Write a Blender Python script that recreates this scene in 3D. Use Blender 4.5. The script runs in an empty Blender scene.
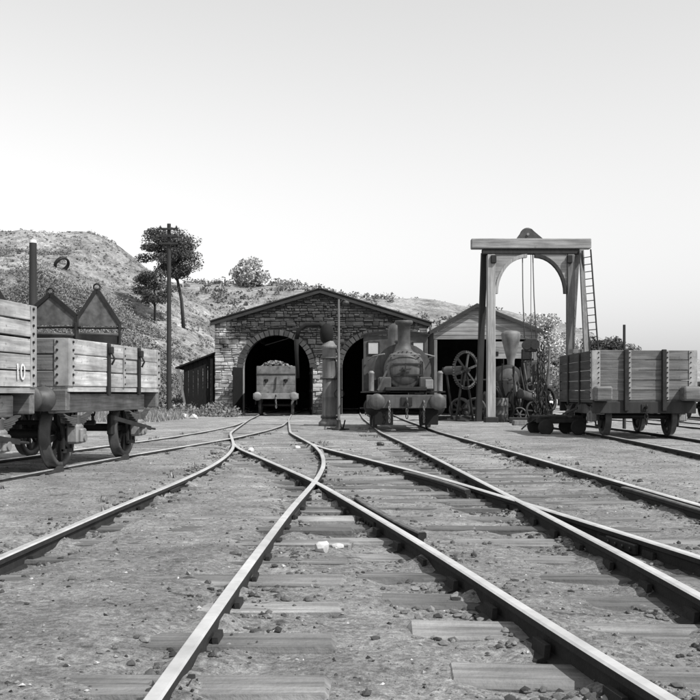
import bpy, math, random
import numpy as np
from mathutils import Vector, Matrix

random.seed(7); np.random.seed(7)
R = math.radians
scene = bpy.context.scene
C = scene.collection

# ------------------------------------------------------------------ camera, sky, sun, exposure
cam_d = bpy.data.cameras.new('camera'); cam = bpy.data.objects.new('camera', cam_d); C.objects.link(cam)
cam.location = (0, 0, 1.09); cam.rotation_euler = (R(90), 0, 0)
cam_d.lens = 51.43; cam_d.sensor_width = 36.0; cam_d.sensor_fit = 'HORIZONTAL'
cam_d.shift_x = -0.01; cam_d.shift_y = 0.0629
cam_d.clip_start = 0.05; cam_d.clip_end = 6000
scene.camera = cam

SUN_EL, SUN_AZ = 50.0, 128.0            # azimuth clockwise from +Y (straight ahead)
world = bpy.data.worlds.new('World'); scene.world = world; world.use_nodes = True
wn, wl = world.node_tree.nodes, world.node_tree.links
for n in list(wn): wn.remove(n)
sky = wn.new('ShaderNodeTexSky'); sky.sky_type = 'NISHITA'; sky.sun_disc = False
sky.sun_elevation = R(SUN_EL); sky.sun_rotation = R(SUN_AZ); sky.air_density = 1.45; sky.dust_density = 0.5; sky.ozone_density = 1.0
bw = wn.new('ShaderNodeSeparateColor'); bg = wn.new('ShaderNodeBackground'); wo = wn.new('ShaderNodeOutputWorld')
wl.new(sky.outputs[0], bw.inputs[0]); wl.new(bw.outputs['Blue'], bg.inputs['Color']); wl.new(bg.outputs[0], wo.inputs['Surface'])
bg.inputs['Strength'].default_value = 0.15

sun_d = bpy.data.lights.new('sun', 'SUN'); sun = bpy.data.objects.new('sun', sun_d); C.objects.link(sun)
sun_d.energy = 5.0; sun_d.angle = R(0.55); sun_d.color = (1.0, 0.995, 0.985)
to_sun = Vector((math.sin(R(SUN_AZ))*math.cos(R(SUN_EL)), math.cos(R(SUN_AZ))*math.cos(R(SUN_EL)), math.sin(R(SUN_EL))))
sun.rotation_euler = to_sun.to_track_quat('Z', 'Y').to_euler(); sun.location = (20, -20, 40)

scene.view_settings.view_transform = 'Standard'; scene.view_settings.look = 'None'
scene.view_settings.exposure = 0.17; scene.view_settings.gamma = 1.0
scene.view_settings.use_curve_mapping = False

# ------------------------------------------------------------------ materials (a grey-scale place: every base colour is a grey)
MATS = {}
def mat(name, base, var=0.5, scale=(4, 4, 4), rough=0.8, metal=0.0, bump=0.2, bscale=30.0, objrand=0.0, island=0.0,
        detail=6.0, spots=None, cracks=None, coarse=0.0, cscale=0.6, bdist=0.01, spec=0.3):
    m = bpy.data.materials.new(name); m.use_nodes = True
    nt = m.node_tree; N, L = nt.nodes, nt.links
    p = N['Principled BSDF']
    tc = N.new('ShaderNodeTexCoord'); mp = N.new('ShaderNodeMapping'); L.new(tc.outputs['Object'], mp.inputs[0]); mp.inputs['Scale'].default_value = scale
    oi = N.new('ShaderNodeObjectInfo')
    if objrand:
        mu = N.new('ShaderNodeMath'); mu.operation = 'MULTIPLY'; mu.inputs[1].default_value = 57.0; L.new(oi.outputs['Random'], mu.inputs[0])
        cmb = N.new('ShaderNodeCombineXYZ'); L.new(mu.outputs[0], cmb.inputs[0]); L.new(mu.outputs[0], cmb.inputs[1]); L.new(cmb.outputs[0], mp.inputs['Location'])
    def noise(sc, det=detail, vec=None, rg=0.6):
        n = N.new('ShaderNodeTexNoise'); n.inputs['Scale'].default_value = sc; n.inputs['Detail'].default_value = det; n.inputs['Roughness'].default_value = rg
        L.new(vec or mp.outputs[0], n.inputs['Vector']); return n.outputs['Fac']
    def mth(op, a, b):
        n = N.new('ShaderNodeMath'); n.operation = op
        for i, v in enumerate((a, b)):
            if isinstance(v, (int, float)): n.inputs[i].default_value = v
            else: L.new(v, n.inputs[i])
        return n.outputs[0]
    def spread(v, amt):                     # 1 + amt*(v-0.5)*2, clamped
        x = mth('SUBTRACT', v, 0.5); x = mth('MULTIPLY', x, 2*amt); x = mth('ADD', x, 1.0); return mth('MAXIMUM', x, 0.1)
    f1 = noise(1.0)
    val = mth('MULTIPLY', spread(f1, var*1.8), base)
    if coarse:
        f2 = noise(cscale, 3.0, tc.outputs['Object']); val = mth('MULTIPLY', val, spread(f2, coarse*1.8))
    if objrand: val = mth('MULTIPLY', val, spread(oi.outputs['Random'], objrand))
    if island:
        ge = N.new('ShaderNodeNewGeometry'); val = mth('MULTIPLY', val, spread(ge.outputs['Random Per Island'], island))
    if spots:                               # (scale, threshold, grey) small marks with their own shape
        v = noise(spots[0], 4.0, tc.outputs['Object'], 0.7)
        k = N.new('ShaderNodeMapRange'); k.inputs['From Min'].default_value = spots[1]; k.inputs['From Max'].default_value = spots[1]+0.05; L.new(v, k.inputs['Value'])
        mx = N.new('ShaderNodeMix'); mx.data_type = 'FLOAT'; L.new(k.outputs[0], mx.inputs[0]); L.new(val, mx.inputs[2]); mx.inputs[3].default_value = spots[2]; val = mx.outputs[0]
    if cracks:                              # (stretch, threshold, grey): splits and open grain along the timber
        m2 = N.new('ShaderNodeMapping'); m2.inputs['Scale'].default_value = cracks[0]; L.new(tc.outputs['Object'], m2.inputs[0])
        if objrand: L.new(cmb.outputs[0], m2.inputs['Location'])
        g2 = noise(1.0, 3.0, m2.outputs[0], 0.6); val = mth('MULTIPLY', val, spread(g2, 0.55))
        k = N.new('ShaderNodeMapRange'); k.inputs['From Min'].default_value = cracks[1]; k.inputs['From Max'].default_value = cracks[1]+0.03; L.new(g2, k.inputs['Value'])
        mx = N.new('ShaderNodeMix'); mx.data_type = 'FLOAT'; L.new(k.outputs[0], mx.inputs[0]); L.new(val, mx.inputs[2]); mx.inputs[3].default_value = cracks[2]; val = mx.outputs[0]
    L.new(val, p.inputs['Base Color'])
    p.inputs['Roughness'].default_value = rough; p.inputs['Metallic'].default_value = metal; p.inputs['Specular IOR Level'].default_value = spec
    if bump:
        b = N.new('ShaderNodeBump'); b.inputs['Strength'].default_value = bump; b.inputs['Distance'].default_value = bdist
        L.new(noise(bscale, 5.0, tc.outputs['Object'] if isinstance(bscale, (int, float)) else None), b.inputs['Height']); L.new(b.outputs[0], p.inputs['Normal'])
    MATS[name] = m
    return m

mat('plank_y', 0.30, 0.6, (14, 1.2, 14), 0.85, bump=0.35, bscale=24, objrand=0.22, coarse=0.4, cscale=2.3, spots=(7.0, 0.62, 0.17), cracks=((55, 0.9, 55), 0.69, 0.05))
mat('plank_x', 0.30, 0.6, (1.2, 14, 14), 0.85, bump=0.35, bscale=24, objrand=0.16, coarse=0.3, cscale=1.7, spots=(8.0, 0.64, 0.14), cracks=((0.9, 55, 55), 0.69, 0.05))
mat('plank_x_grey', 0.125, 0.55, (1.2, 14, 14), 0.88, bump=0.4, bscale=24, objrand=0.14, coarse=0.35, cscale=1.5, spots=(7.0, 0.62, 0.1), cracks=((0.9, 50, 50), 0.68, 0.03))
mat('plank_y_grey', 0.05, 0.4, (14, 1.2, 14), 0.88, bump=0.4, bscale=24, objrand=0.14, coarse=0.3, cscale=1.5, cracks=((50, 0.9, 50), 0.68, 0.02))  # side-plank grey, darkened to carry the shade on the tall wagon's side
mat('beam_wood', 0.15, 0.4, (10, 10, 1.5), 0.85, bump=0.35, bscale=22, objrand=0.2, coarse=0.25, cscale=1.2, cracks=((40, 40, 0.8), 0.68, 0.03))
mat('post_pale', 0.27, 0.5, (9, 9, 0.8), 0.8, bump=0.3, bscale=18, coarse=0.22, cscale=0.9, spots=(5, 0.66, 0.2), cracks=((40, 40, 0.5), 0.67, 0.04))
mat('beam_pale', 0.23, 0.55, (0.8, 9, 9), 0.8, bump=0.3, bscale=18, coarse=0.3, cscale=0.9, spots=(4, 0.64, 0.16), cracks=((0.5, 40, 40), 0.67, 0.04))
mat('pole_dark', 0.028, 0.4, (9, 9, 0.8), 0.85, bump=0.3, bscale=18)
mat('iron', 0.016, 0.5, (6, 6, 6), 0.6, bump=0.25, bscale=40, coarse=0.3, cscale=2)
mat('iron_grey', 0.06, 0.5, (5, 5, 5), 0.55, bump=0.25, bscale=35, coarse=0.35, cscale=2)
mat('iron_pale', 0.17, 0.4, (5, 5, 5), 0.5, bump=0.2, bscale=30, coarse=0.3, cscale=2.2, spots=(6, 0.64, 0.12))
mat('iron_sooty', 0.065, 0.45, (4, 4, 4), 0.5, bump=0.3, bscale=25, coarse=0.15, cscale=1.8, cracks=((14, 14, 1.2), 0.70, 0.02))
mat('iron_funnel', 0.15, 0.6, (3, 3, 0.7), 0.6, bump=0.3, bscale=20, coarse=0.4, cscale=2.0)
mat('tender_grey', 0.11, 0.5, (3, 3, 3), 0.7, bump=0.3, bscale=20, coarse=0.5, cscale=1.5, spots=(4, 0.6, 0.05))
mat('coal_dusty', 0.14, 0.6, (9, 9, 9), 0.6, bump=0.4, bscale=20, island=0.9)
mat('iron_plate', 0.085, 0.6, (6, 6, 6), 0.7, bump=0.4, bscale=18, coarse=0.5, cscale=3.0)
mat('column_grey', 0.13, 0.5, (5, 5, 0.8), 0.6, bump=0.3, bscale=25, coarse=0.3, cscale=1.4, cracks=((16, 16, 0.7), 0.69, 0.03))
mat('black', 0.006, 0.4, (5, 5, 5), 0.85, bump=0.2, bscale=30)
mat('plate_pale', 0.26, 0.3, (6, 6, 6), 0.75, bump=0.2, bscale=40, coarse=0.25, cscale=3)
mat('white_paint', 0.6, 0.3, (20, 20, 20), 0.8, bump=0.1, bscale=60, spots=(28, 0.56, 0.3))
mat('rail_side', 0.018, 0.5, (12, 12, 12), 0.8, bump=0.4, bscale=50)
mat('rail_top', 0.78, 0.2, (9, 9, 9), 0.38, metal=0.8, bump=0.08, bscale=70, coarse=0.25, cscale=1.2)
mat('rail_rust', 0.10, 0.5, (12, 12, 12), 0.8, bump=0.4, bscale=50)
mat('sleeper', 0.14, 0.65, (1.3, 16, 10), 0.9, bump=0.6, bscale=25, objrand=0.35, coarse=0.45, cscale=1.4, bdist=0.02, cracks=((1.2, 45, 45), 0.64, 0.03))
mat('stone', 0.35, 0.45, (3, 3, 3), 0.9, bump=0.6, bscale=14, island=0.42, bdist=0.03)
mat('mortar', 0.25, 0.4, (3, 3, 3), 0.95, bump=0.5, bscale=20)
mat('brick_ring', 0.055, 0.4, (5, 5, 5), 0.9, bump=0.4, bscale=20, objrand=0.3)
mat('slate', 0.045, 0.4, (2, 2, 2), 0.7, bump=0.3, bscale=10, coarse=0.3)
mat('barge', 0.03, 0.4, (2, 8, 8), 0.8, bump=0.3, bscale=15)
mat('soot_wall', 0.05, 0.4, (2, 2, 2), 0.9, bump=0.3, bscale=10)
mat('board_x', 0.22, 0.4, (0.8, 12, 12), 0.85, bump=0.35, bscale=18, objrand=0.25, coarse=0.3, cscale=0.8, cracks=((0.6, 40, 40), 0.68, 0.04))
mat('coal', 0.03, 0.6, (9, 9, 9), 0.45, bump=0.4, bscale=20, island=0.6, spec=0.5)
mat('pale_lump', 0.38, 0.4, (9, 9, 9), 0.8, bump=0.4, bscale=20, island=0.5)
mat('rock', 0.3, 0.4, (7, 7, 7), 0.9, bump=0.5, bscale=22, island=0.5)
mat('white_rock', 0.46, 0.3, (12, 12, 12), 0.85, bump=0.4, bscale=25)
mat('cinder', 0.13, 0.5, (9, 9, 9), 0.9, bump=0.4, bscale=30, island=0.9)
mat('ballast', 0.10, 0.5, (9, 9, 9), 0.9, bump=0.4, bscale=60, island=0.8)
mat('foliage', 0.07, 0.4, (2, 2, 2), 0.75, bump=0, island=0.5, coarse=0.4, cscale=0.35)
mat('foliage_pale', 0.40, 0.4, (2, 2, 2), 0.75, bump=0, island=0.5, coarse=0.35, cscale=0.35)
mat('far_scrub', 0.17, 0.4, (2, 2, 2), 0.8, bump=0, island=0.3, coarse=0.3, cscale=0.05)
mat('scrub', 0.17, 0.4, (2, 2, 2), 0.8, bump=0, island=0.35, coarse=0.4, cscale=0.2)
mat('grass', 0.2, 0.3, (2, 2, 2), 0.85, bump=0, island=0.6)
mat('bark', 0.04, 0.4, (8, 8, 2), 0.9, bump=0.5, bscale=20)
mat('rope', 0.1, 0.3, (30, 30, 30), 0.9, bump=0.3, bscale=80)
mat('glass_pale', 0.6, 0.1, (3, 3, 3), 0.12, metal=0.8, bump=0)
mat('lime_wall', 0.75, 0.15, (2, 2, 2), 0.9, bump=0.2, bscale=10)

# soot on the shed's stone: smoke-blackened masonry above the two doorways
def sooty(m, cx, cz, rx, rz, amt):
    nt = m.node_tree; N, L = nt.nodes, nt.links; p = N['Principled BSDF']
    src = p.inputs['Base Color'].links[0].from_socket
    tc = N.new('ShaderNodeTexCoord'); sx = N.new('ShaderNodeSeparateXYZ'); L.new(tc.outputs['Object'], sx.inputs[0])
    def mth(op, a, b):
        n = N.new('ShaderNodeMath'); n.operation = op
        for i, v in enumerate((a, b)):
            if isinstance(v, (int, float)): n.inputs[i].default_value = v
            else: L.new(v, n.inputs[i])
        return n.outputs[0]
    ax = mth('DIVIDE', mth('SUBTRACT', sx.outputs[0], cx), rx); az = mth('DIVIDE', mth('SUBTRACT', sx.outputs[2], cz), rz)
    d = mth('SQRT', mth('ADD', mth('MULTIPLY', ax, ax), mth('MULTIPLY', az, az)), 0.0)
    no = N.new('ShaderNodeTexNoise'); no.inputs['Scale'].default_value = 0.9; no.inputs['Detail'].default_value = 6; L.new(tc.outputs['Object'], no.inputs['Vector'])
    d = mth('ADD', d, mth('MULTIPLY', mth('SUBTRACT', no.outputs['Fac'], 0.5), 1.6))
    mr = N.new('ShaderNodeMapRange'); mr.interpolation_type = 'SMOOTHSTEP'
    mr.inputs['From Min'].default_value = 0.75; mr.inputs['From Max'].default_value = 1.25; mr.inputs['To Min'].default_value = amt; mr.inputs['To Max'].default_value = 1.0
    L.new(d, mr.inputs['Value']); v = mth('MULTIPLY', src, mr.outputs[0]); L.new(v, p.inputs['Base Color'])
sooty(MATS['stone'], 0.3, 4.9, 5.7, 2.3, 0.13); sooty(MATS['mortar'], 0.3, 4.9, 5.7, 2.3, 0.13)

def ground_material():
    m = bpy.data.materials.new('yard_ground'); m.use_nodes = True
    N, L = m.node_tree.nodes, m.node_tree.links; p = N['Principled BSDF']
    tc = N.new('ShaderNodeTexCoord')
    def noise(sc, det=6, rg=0.6, stretch=None):
        n = N.new('ShaderNodeTexNoise'); n.inputs['Scale'].default_value = sc; n.inputs['Detail'].default_value = det; n.inputs['Roughness'].default_value = rg
        v = tc.outputs['Object']
        if stretch:
            mp = N.new('ShaderNodeMapping'); mp.inputs['Scale'].default_value = stretch; L.new(v, mp.inputs[0]); v = mp.outputs[0]
        L.new(v, n.inputs['Vector']); return n.outputs['Fac']
    def mr(v, a, b, c, d):
        n = N.new('ShaderNodeMapRange'); L.new(v, n.inputs['Value'])
        for k, x in zip(('From Min', 'From Max', 'To Min', 'To Max'), (a, b, c, d)): n.inputs[k].default_value = x
        return n.outputs[0]
    def mul(a, b):
        n = N.new('ShaderNodeMath'); n.operation = 'MULTIPLY'
        for i, v in enumerate((a, b)):
            if isinstance(v, (int, float)): n.inputs[i].default_value = v
            else: L.new(v, n.inputs[i])
        return n.outputs[0]
    v = mul(mr(noise(0.35, 4), 0.3, 0.7, 0.72, 1.25), mr(noise(2.2, 6), 0.3, 0.7, 0.75, 1.25))
    v = mul(v, mr(noise(1.0, 6, 0.65, (0.7, 3.5, 1)), 0.3, 0.7, 0.84, 1.18))
    v = mul(v, mr(noise(28, 4, 0.7), 0.3, 0.7, 0.6, 1.4)); v = mul(v, mr(noise(95, 3, 0.75), 0.3, 0.7, 0.62, 1.38))
    vo = N.new('ShaderNodeTexVoronoi'); vo.inputs['Scale'].default_value = 34; L.new(tc.outputs['Object'], vo.inputs['Vector'])
    sep = N.new('ShaderNodeSeparateColor'); L.new(vo.outputs['Color'], sep.inputs[0])
    v = mul(v, mr(sep.outputs[0], 0, 1, 0.8, 1.2))
    v = mul(v, mr(noise(6.5, 3, 0.6), 0.62, 0.70, 1.0, 0.5))
    v = mul(v, mr(noise(3.1, 5, 0.7), 0.60, 0.72, 1.0, 1.5))
    v = mul(v, 0.265)
    L.new(v, p.inputs['Base Color']); p.inputs['Roughness'].default_value = 0.95; p.inputs['Specular IOR Level'].default_value = 0.15
    b = N.new('ShaderNodeBump'); b.inputs['Strength'].default_value = 0.9; b.inputs['Distance'].default_value = 0.03
    a = N.new('ShaderNodeMath'); a.operation = 'ADD'; L.new(noise(60, 5, 0.8), a.inputs[0])
    L.new(mul(noise(9, 4), 1.2), a.inputs[1]); L.new(a.outputs[0], b.inputs['Height']); L.new(b.outputs[0], p.inputs['Normal'])
    MATS['ground'] = m
ground_material()

def hill_material():
    m = bpy.data.materials.new('hill_ground'); m.use_nodes = True
    N, L = m.node_tree.nodes, m.node_tree.links; p = N['Principled BSDF']; tc = N.new('ShaderNodeTexCoord')
    def noise(sc, det, rg=0.6):
        n = N.new('ShaderNodeTexNoise'); n.inputs['Scale'].default_value = sc; n.inputs['Detail'].default_value = det; n.inputs['Roughness'].default_value = rg
        L.new(tc.outputs['Object'], n.inputs['Vector']); return n.outputs['Fac']
    def mr(v, a, b, c, d):
        n = N.new('ShaderNodeMapRange'); L.new(v, n.inputs['Value'])
        for k, x in zip(('From Min', 'From Max', 'To Min', 'To Max'), (a, b, c, d)): n.inputs[k].default_value = x
        return n.outputs[0]
    def mul(a, b):
        n = N.new('ShaderNodeMath'); n.operation = 'MULTIPLY'
        for i, v in enumerate((a, b)):
            if isinstance(v, (int, float)): n.inputs[i].default_value = v
            else: L.new(v, n.inputs[i])
        return n.outputs[0]
    v = mul(mr(noise(0.12, 5), 0.35, 0.65, 0.65, 1.3), mr(noise(0.9, 6, 0.7), 0.35, 0.65, 0.6, 1.4))
    v = mul(v, mr(noise(0.32, 6, 0.7), 0.56, 0.64, 1.0, 0.4)); v = mul(v, mr(noise(4.0, 5, 0.75), 0.35, 0.65, 0.55, 1.35)); v = mul(v, 0.25)
    L.new(v, p.inputs['Base Color']); p.inputs['Roughness'].default_value = 0.95; p.inputs['Specular IOR Level'].default_value = 0.1
    b = N.new('ShaderNodeBump'); b.inputs['Strength'].default_value = 0.8; b.inputs['Distance'].default_value = 0.4
    L.new(noise(1.6, 6, 0.7), b.inputs['Height']); L.new(b.outputs[0], p.inputs['Normal'])
    MATS['hill'] = m
hill_material()

# ------------------------------------------------------------------ mesh helpers
class MB:
    def __init__(s): s.v = []; s.f = []; s.m = []; s.s = []; s.T = None
    def add(s, vs, fs, mi=0, smooth=False):
        o = len(s.v)
        if s.T is not None: vs = [s.T @ Vector(v) for v in vs]
        s.v += [tuple(v) for v in vs]
        for f in fs: s.f.append(tuple(i+o for i in f)); s.m.append(mi); s.s.append(smooth)
        return s
    def box(s, c, d, cham=0.0, rot=None, mi=0, jit=0.0):
        hx, hy, hz = d[0]/2, d[1]/2, d[2]/2
        vs, fs = [], []
        if cham <= 0:
            for x in (-1, 1):
                for y in (-1, 1):
                    for z in (-1, 1): vs.append(Vector((x*hx, y*hy, z*hz)))
            fs = [(0,1,3,2),(4,6,7,5),(0,4,5,1),(2,3,7,6),(0,2,6,4),(1,5,7,3)]
        else:
            c_ = min(cham, hx*.8, hy*.8, hz*.8); ix = {}
            for x in (-1, 1):
                for y in (-1, 1):
                    for z in (-1, 1):
                        for a, v in enumerate(((x*hx, y*(hy-c_), z*(hz-c_)), (x*(hx-c_), y*hy, z*(hz-c_)), (x*(hx-c_), y*(hy-c_), z*hz))):
                            ix[(a, x, y, z)] = len(vs); vs.append(Vector(v))
            q = ((-1,-1), (1,-1), (1,1), (-1,1))
            for t in (-1, 1):
                fs.append([ix[(0,t,a,b)] for a, b in q]); fs.append([ix[(1,a,t,b)] for a, b in q]); fs.append([ix[(2,a,b,t)] for a, b in q])
            for a in (-1, 1):
                for b in (-1, 1):
                    fs.append([ix[(0,a,b,-1)], ix[(0,a,b,1)], ix[(1,a,b,1)], ix[(1,a,b,-1)]])
                    fs.append([ix[(0,a,-1,b)], ix[(0,a,1,b)], ix[(2,a,1,b)], ix[(2,a,-1,b)]])
                    fs.append([ix[(1,-1,a,b)], ix[(1,1,a,b)], ix[(2,1,a,b)], ix[(2,-1,a,b)]])
                    for d_ in (-1, 1): fs.append([ix[(0,a,b,d_)], ix[(1,a,b,d_)], ix[(2,a,b,d_)]])
            g = []
            for f in fs:
                n = (vs[f[1]]-vs[f[0]]).cross(vs[f[2]]-vs[f[0]]); cc = sum((vs[i] for i in f), Vector())
                g.append(f if n.dot(cc) > 0 else f[::-1])
            fs = g
        if jit:
            vs = [v + Vector((random.uniform(-jit, jit), random.uniform(-jit, jit), random.uniform(-jit, jit))) for v in vs]
        M = Matrix.Translation(c)
        if rot is not None: M = M @ (rot if isinstance(rot, Matrix) else Matrix.Rotation(rot, 4, 'Z'))
        return s.add([M @ v for v in vs], fs, mi)
    def cyl(s, p0, p1, r0, r1=None, n=12, caps=True, mi=0, smooth=True):
        p0, p1 = Vector(p0), Vector(p1); r1 = r0 if r1 is None else r1
        d = (p1-p0).normalized(); u = d.orthogonal().normalized(); w = d.cross(u)
        vs = []
        for k in range(n):
            a = 2*math.pi*k/n; e = u*math.cos(a)+w*math.sin(a); vs += [p0+e*r0, p1+e*r1]
        s.add(vs, [(2*k, 2*((k+1) % n), 2*((k+1) % n)+1, 2*k+1) for k in range(n)], mi, smooth)
        if caps:
            s.add(vs[0::2], [tuple(range(n))[::-1]], mi); s.add(vs[1::2], [tuple(range(n))], mi)
        return s
    def tube(s, pts, r, n=6, mi=0):
        pts = [Vector(p) for p in pts]; rr = r if isinstance(r, (list, tuple)) else [r]*len(pts)
        vs, fs, u = [], [], None
        for i, p in enumerate(pts):
            d = (pts[min(i+1, len(pts)-1)]-pts[max(i-1, 0)]).normalized()
            u = d.orthogonal().normalized() if u is None else (u-d*u.dot(d)).normalized()
            w = d.cross(u)
            vs += [p+(u*math.cos(2*math.pi*k/n)+w*math.sin(2*math.pi*k/n))*rr[i] for k in range(n)]
        for i in range(len(pts)-1):
            for k in range(n):
                k2 = (k+1) % n; fs.append((i*n+k, i*n+k2, (i+1)*n+k2, (i+1)*n+k))
        fs += [tuple(range(n))[::-1], tuple(range((len(pts)-1)*n, len(pts)*n))]
        return s.add(vs, fs, mi, True)
    def lathe(s, prof, c=(0, 0, 0), axis='Z', n=20, mi=0, smooth=True, closed=False):
        M = {'Z': Matrix.Identity(4), 'X': Matrix.Rotation(R(90), 4, 'Y'), 'Y': Matrix.Rotation(R(-90), 4, 'X')}[axis] if isinstance(axis, str) else axis
        M = Matrix.Translation(c) @ M
        vs = [M @ Vector((r*math.cos(2*math.pi*k/n), r*math.sin(2*math.pi*k/n), z)) for r, z in prof for k in range(n)]
        fs = []
        P = len(prof)
        for i in range(P if closed else P-1):
            j = (i+1) % P
            for k in range(n):
                k2 = (k+1) % n; fs.append((i*n+k, i*n+k2, j*n+k2, j*n+k))
        return s.add(vs, fs, mi, smooth)
    def prism(s, poly, axis, a, b, mi=0):
        # poly in the plane across the axis: 'Y' -> (x,z), 'X' -> (y,z), 'Z' -> (x,y)
        def P(p, t): return {'Y': (p[0], t, p[1]), 'X': (t, p[0], p[1]), 'Z': (p[0], p[1], t)}[axis]
        n = len(poly); vs = [P(p, a) for p in poly]+[P(p, b) for p in poly]
        fs = [tuple(range(n)), tuple(range(n, 2*n))[::-1]]+[(k, n+k, n+(k+1) % n, (k+1) % n) for k in range(n)]
        return s.add(vs, fs, mi)
    def bar(s, p0, p1, w, t, mi=0, cham=0.0):
        p0, p1 = Vector(p0), Vector(p1); d = p1-p0; q = d.to_track_quat('Z', 'Y')
        M = Matrix.Translation((p0+p1)/2) @ q.to_matrix().to_4x4()
        old = s.T; s.T = M if old is None else old @ M
        s.box((0, 0, 0), (w, t, d.length), cham, mi=mi); s.T = old
        return s
    def mesh(s, name, *mats):
        me = bpy.data.meshes.new(name); me.from_pydata(s.v, [], s.f)
        for m in mats: me.materials.append(MATS[m] if isinstance(m, str) else m)
        me.polygons.foreach_set('material_index', s.m); me.polygons.foreach_set('use_smooth', s.s); me.update()
        return me
    def build(s, name, m, parent=None, loc=(0, 0, 0), rz=0.0):
        return put(name, s.mesh(name, *(m if isinstance(m, (list, tuple)) else (m,))), parent, loc, rz)

def put(name, me, parent=None, loc=(0, 0, 0), rz=0.0, rot=None):
    o = bpy.data.objects.new(name, me); C.objects.link(o); o.location = loc
    o.rotation_euler = rot if rot is not None else (0, 0, rz)
    if parent is not None: o.parent = parent
    return o
def tag(o, label=None, cat=None, group=None, kind=None):
    if label: o['label'] = label
    if cat: o['category'] = cat
    if group: o['group'] = group
    if kind: o['kind'] = kind
    return o
def thing(name, label, cat, loc=(0, 0, 0), rz=0.0, group=None):
    o = bpy.data.objects.new(name, None); C.objects.link(o); o.location = loc; o.rotation_euler = (0, 0, rz); o.empty_display_size = 0.2
    return tag(o, label, cat, group)
def copy_tree(o, parent=None):
    c = o.copy(); C.objects.link(c); c.parent = parent
    for ch in list(o.children): copy_tree(ch, c)
    return c
def np_mesh(name, V, F, m, smooth=False):
    V = np.asarray(V, np.float32); F = np.asarray(F, np.int32); k = F.shape[1]
    me = bpy.data.meshes.new(name); me.vertices.add(len(V)); me.vertices.foreach_set('co', V.ravel())
    me.loops.add(F.size); me.loops.foreach_set('vertex_index', F.ravel())
    me.polygons.add(len(F)); me.polygons.foreach_set('loop_start', np.arange(0, F.size, k, dtype=np.int32))
    me.polygons.foreach_set('use_smooth', np.full(len(F), smooth)); me.materials.append(MATS[m]); me.update(calc_edges=True); me.validate()
    return me
def sstep(t): t = np.clip(t, 0, 1); return t*t*(3-2*t)
def vnoise(x, y, sc, seed):
    g = np.random.RandomState(seed).rand(256, 256)
    u, v = np.asarray(x)/sc+1000.0, np.asarray(y)/sc+1000.0
    i, j = np.floor(u).astype(int), np.floor(v).astype(int); a, b = sstep(u-i), sstep(v-j)
    i0, i1, j0, j1 = i % 256, (i+1) % 256, j % 256, (j+1) % 256
    return (g[i0, j0]*(1-a)+g[i1, j0]*a)*(1-b)+(g[i0, j1]*(1-a)+g[i1, j1]*a)*b
def leaves(centres, radii, counts, size, flat=1.0):
    """small leaf quads spread through clumps"""
    V, n = [], 0
    for c, r, k in zip(centres, radii, counts):
        p = np.random.normal(0, 0.45, (k, 3)); l = np.linalg.norm(p, axis=1, keepdims=True); p = p/np.maximum(l, 1e-6)*np.minimum(l, 1.0)**0.7
        p *= r; p[:, 2] *= flat; p += np.asarray(c)
        a = np.random.normal(size=(k, 3)); a /= np.linalg.norm(a, axis=1, keepdims=True)
        b = np.random.normal(size=(k, 3)); b -= a*(a*b).sum(1, keepdims=True); b /= np.linalg.norm(b, axis=1, keepdims=True)
        s = size*np.random.uniform(0.5, 1.3, (k, 1)); a *= s; b *= s*0.55
        V.append(np.stack([p-a, p-b*0.9, p+a, p+b], 1).reshape(-1, 3))
    V = np.concatenate(V); return V, np.arange(len(V)).reshape(-1, 4)

# ------------------------------------------------------------------ track alignments (centre lines, metres)
YS = np.arange(-2.0, 75.0, 0.25)
def smooth_line(pts, k=9):
    p = np.array(pts, float); x = np.interp(YS, p[:, 1], p[:, 0])
    w = np.hanning(k+2)[1:-1]; w /= w.sum(); e = k//2
    for _ in range(2):
        xp = np.concatenate([2*x[0]-x[e:0:-1], x, 2*x[-1]-x[-2:-e-2:-1]]); x = np.convolve(xp, w, 'valid')
    return x
LA = smooth_line([(-1.45, -2), (-1.38, 5), (-1.31, 8.5), (-1.21, 11), (-1.19, 13.5), (-1.30, 16), (-1.53, 18.6), (-1.8, 20.6), (-2.42, 25), (-3.35, 38), (-3.95, 49), (-4.0, 75)], 11)
LB = smooth_line([(2.75, -2), (1.6, 4), (1.34, 5.6), (1.05, 7.2), (0.65, 9.3), (0.24, 11.4), (-0.2, 13.2), (-0.83, 15.8), (-1.36, 17.9), (-1.8, 20.4), (-2.42, 25), (-9, 75)], 9)
LC = smooth_line([(2.55, -2), (2.37, 5.5), (2.2, 9.3), (2.12, 11), (1.9, 15.7), (1.62, 20.9), (1.35, 25.3), (1.0, 40), (0.91, 50), (0.9, 75)], 9)
LL = smooth_line([(-6.2, -2), (-5.3, 7), (-4.66, 13.2), (-4.40, 15.7), (-3.80, 19.8), (-3.45, 22.4), (-3.13, 27), (-3.05, 31), (-3.3, 37), (-6, 75)], 11)
LD = smooth_line([(5.0, -2), (5.7, 8), (6.05, 12), (6.3, 16.3), (6.45, 20), (6.58, 23.5), (6.58, 27), (6.4, 36), (6.2, 50), (6.0, 75)], 11)
LE = smooth_line([(10.9, -2), (10.7, 20), (10.6, 35), (10.0, 60), (9.6, 75)])
LF = smooth_line([(13.9, -2), (13.9, 30), (13.7, 45), (13.0, 75)])
def at(L, y): return float(np.interp(y, YS, L))
def slope(L, y): return (at(L, y+0.3)-at(L, y-0.3))/0.6
G = 0.75; RT = 0.13                       # half rail spacing, rail-top level

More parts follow.
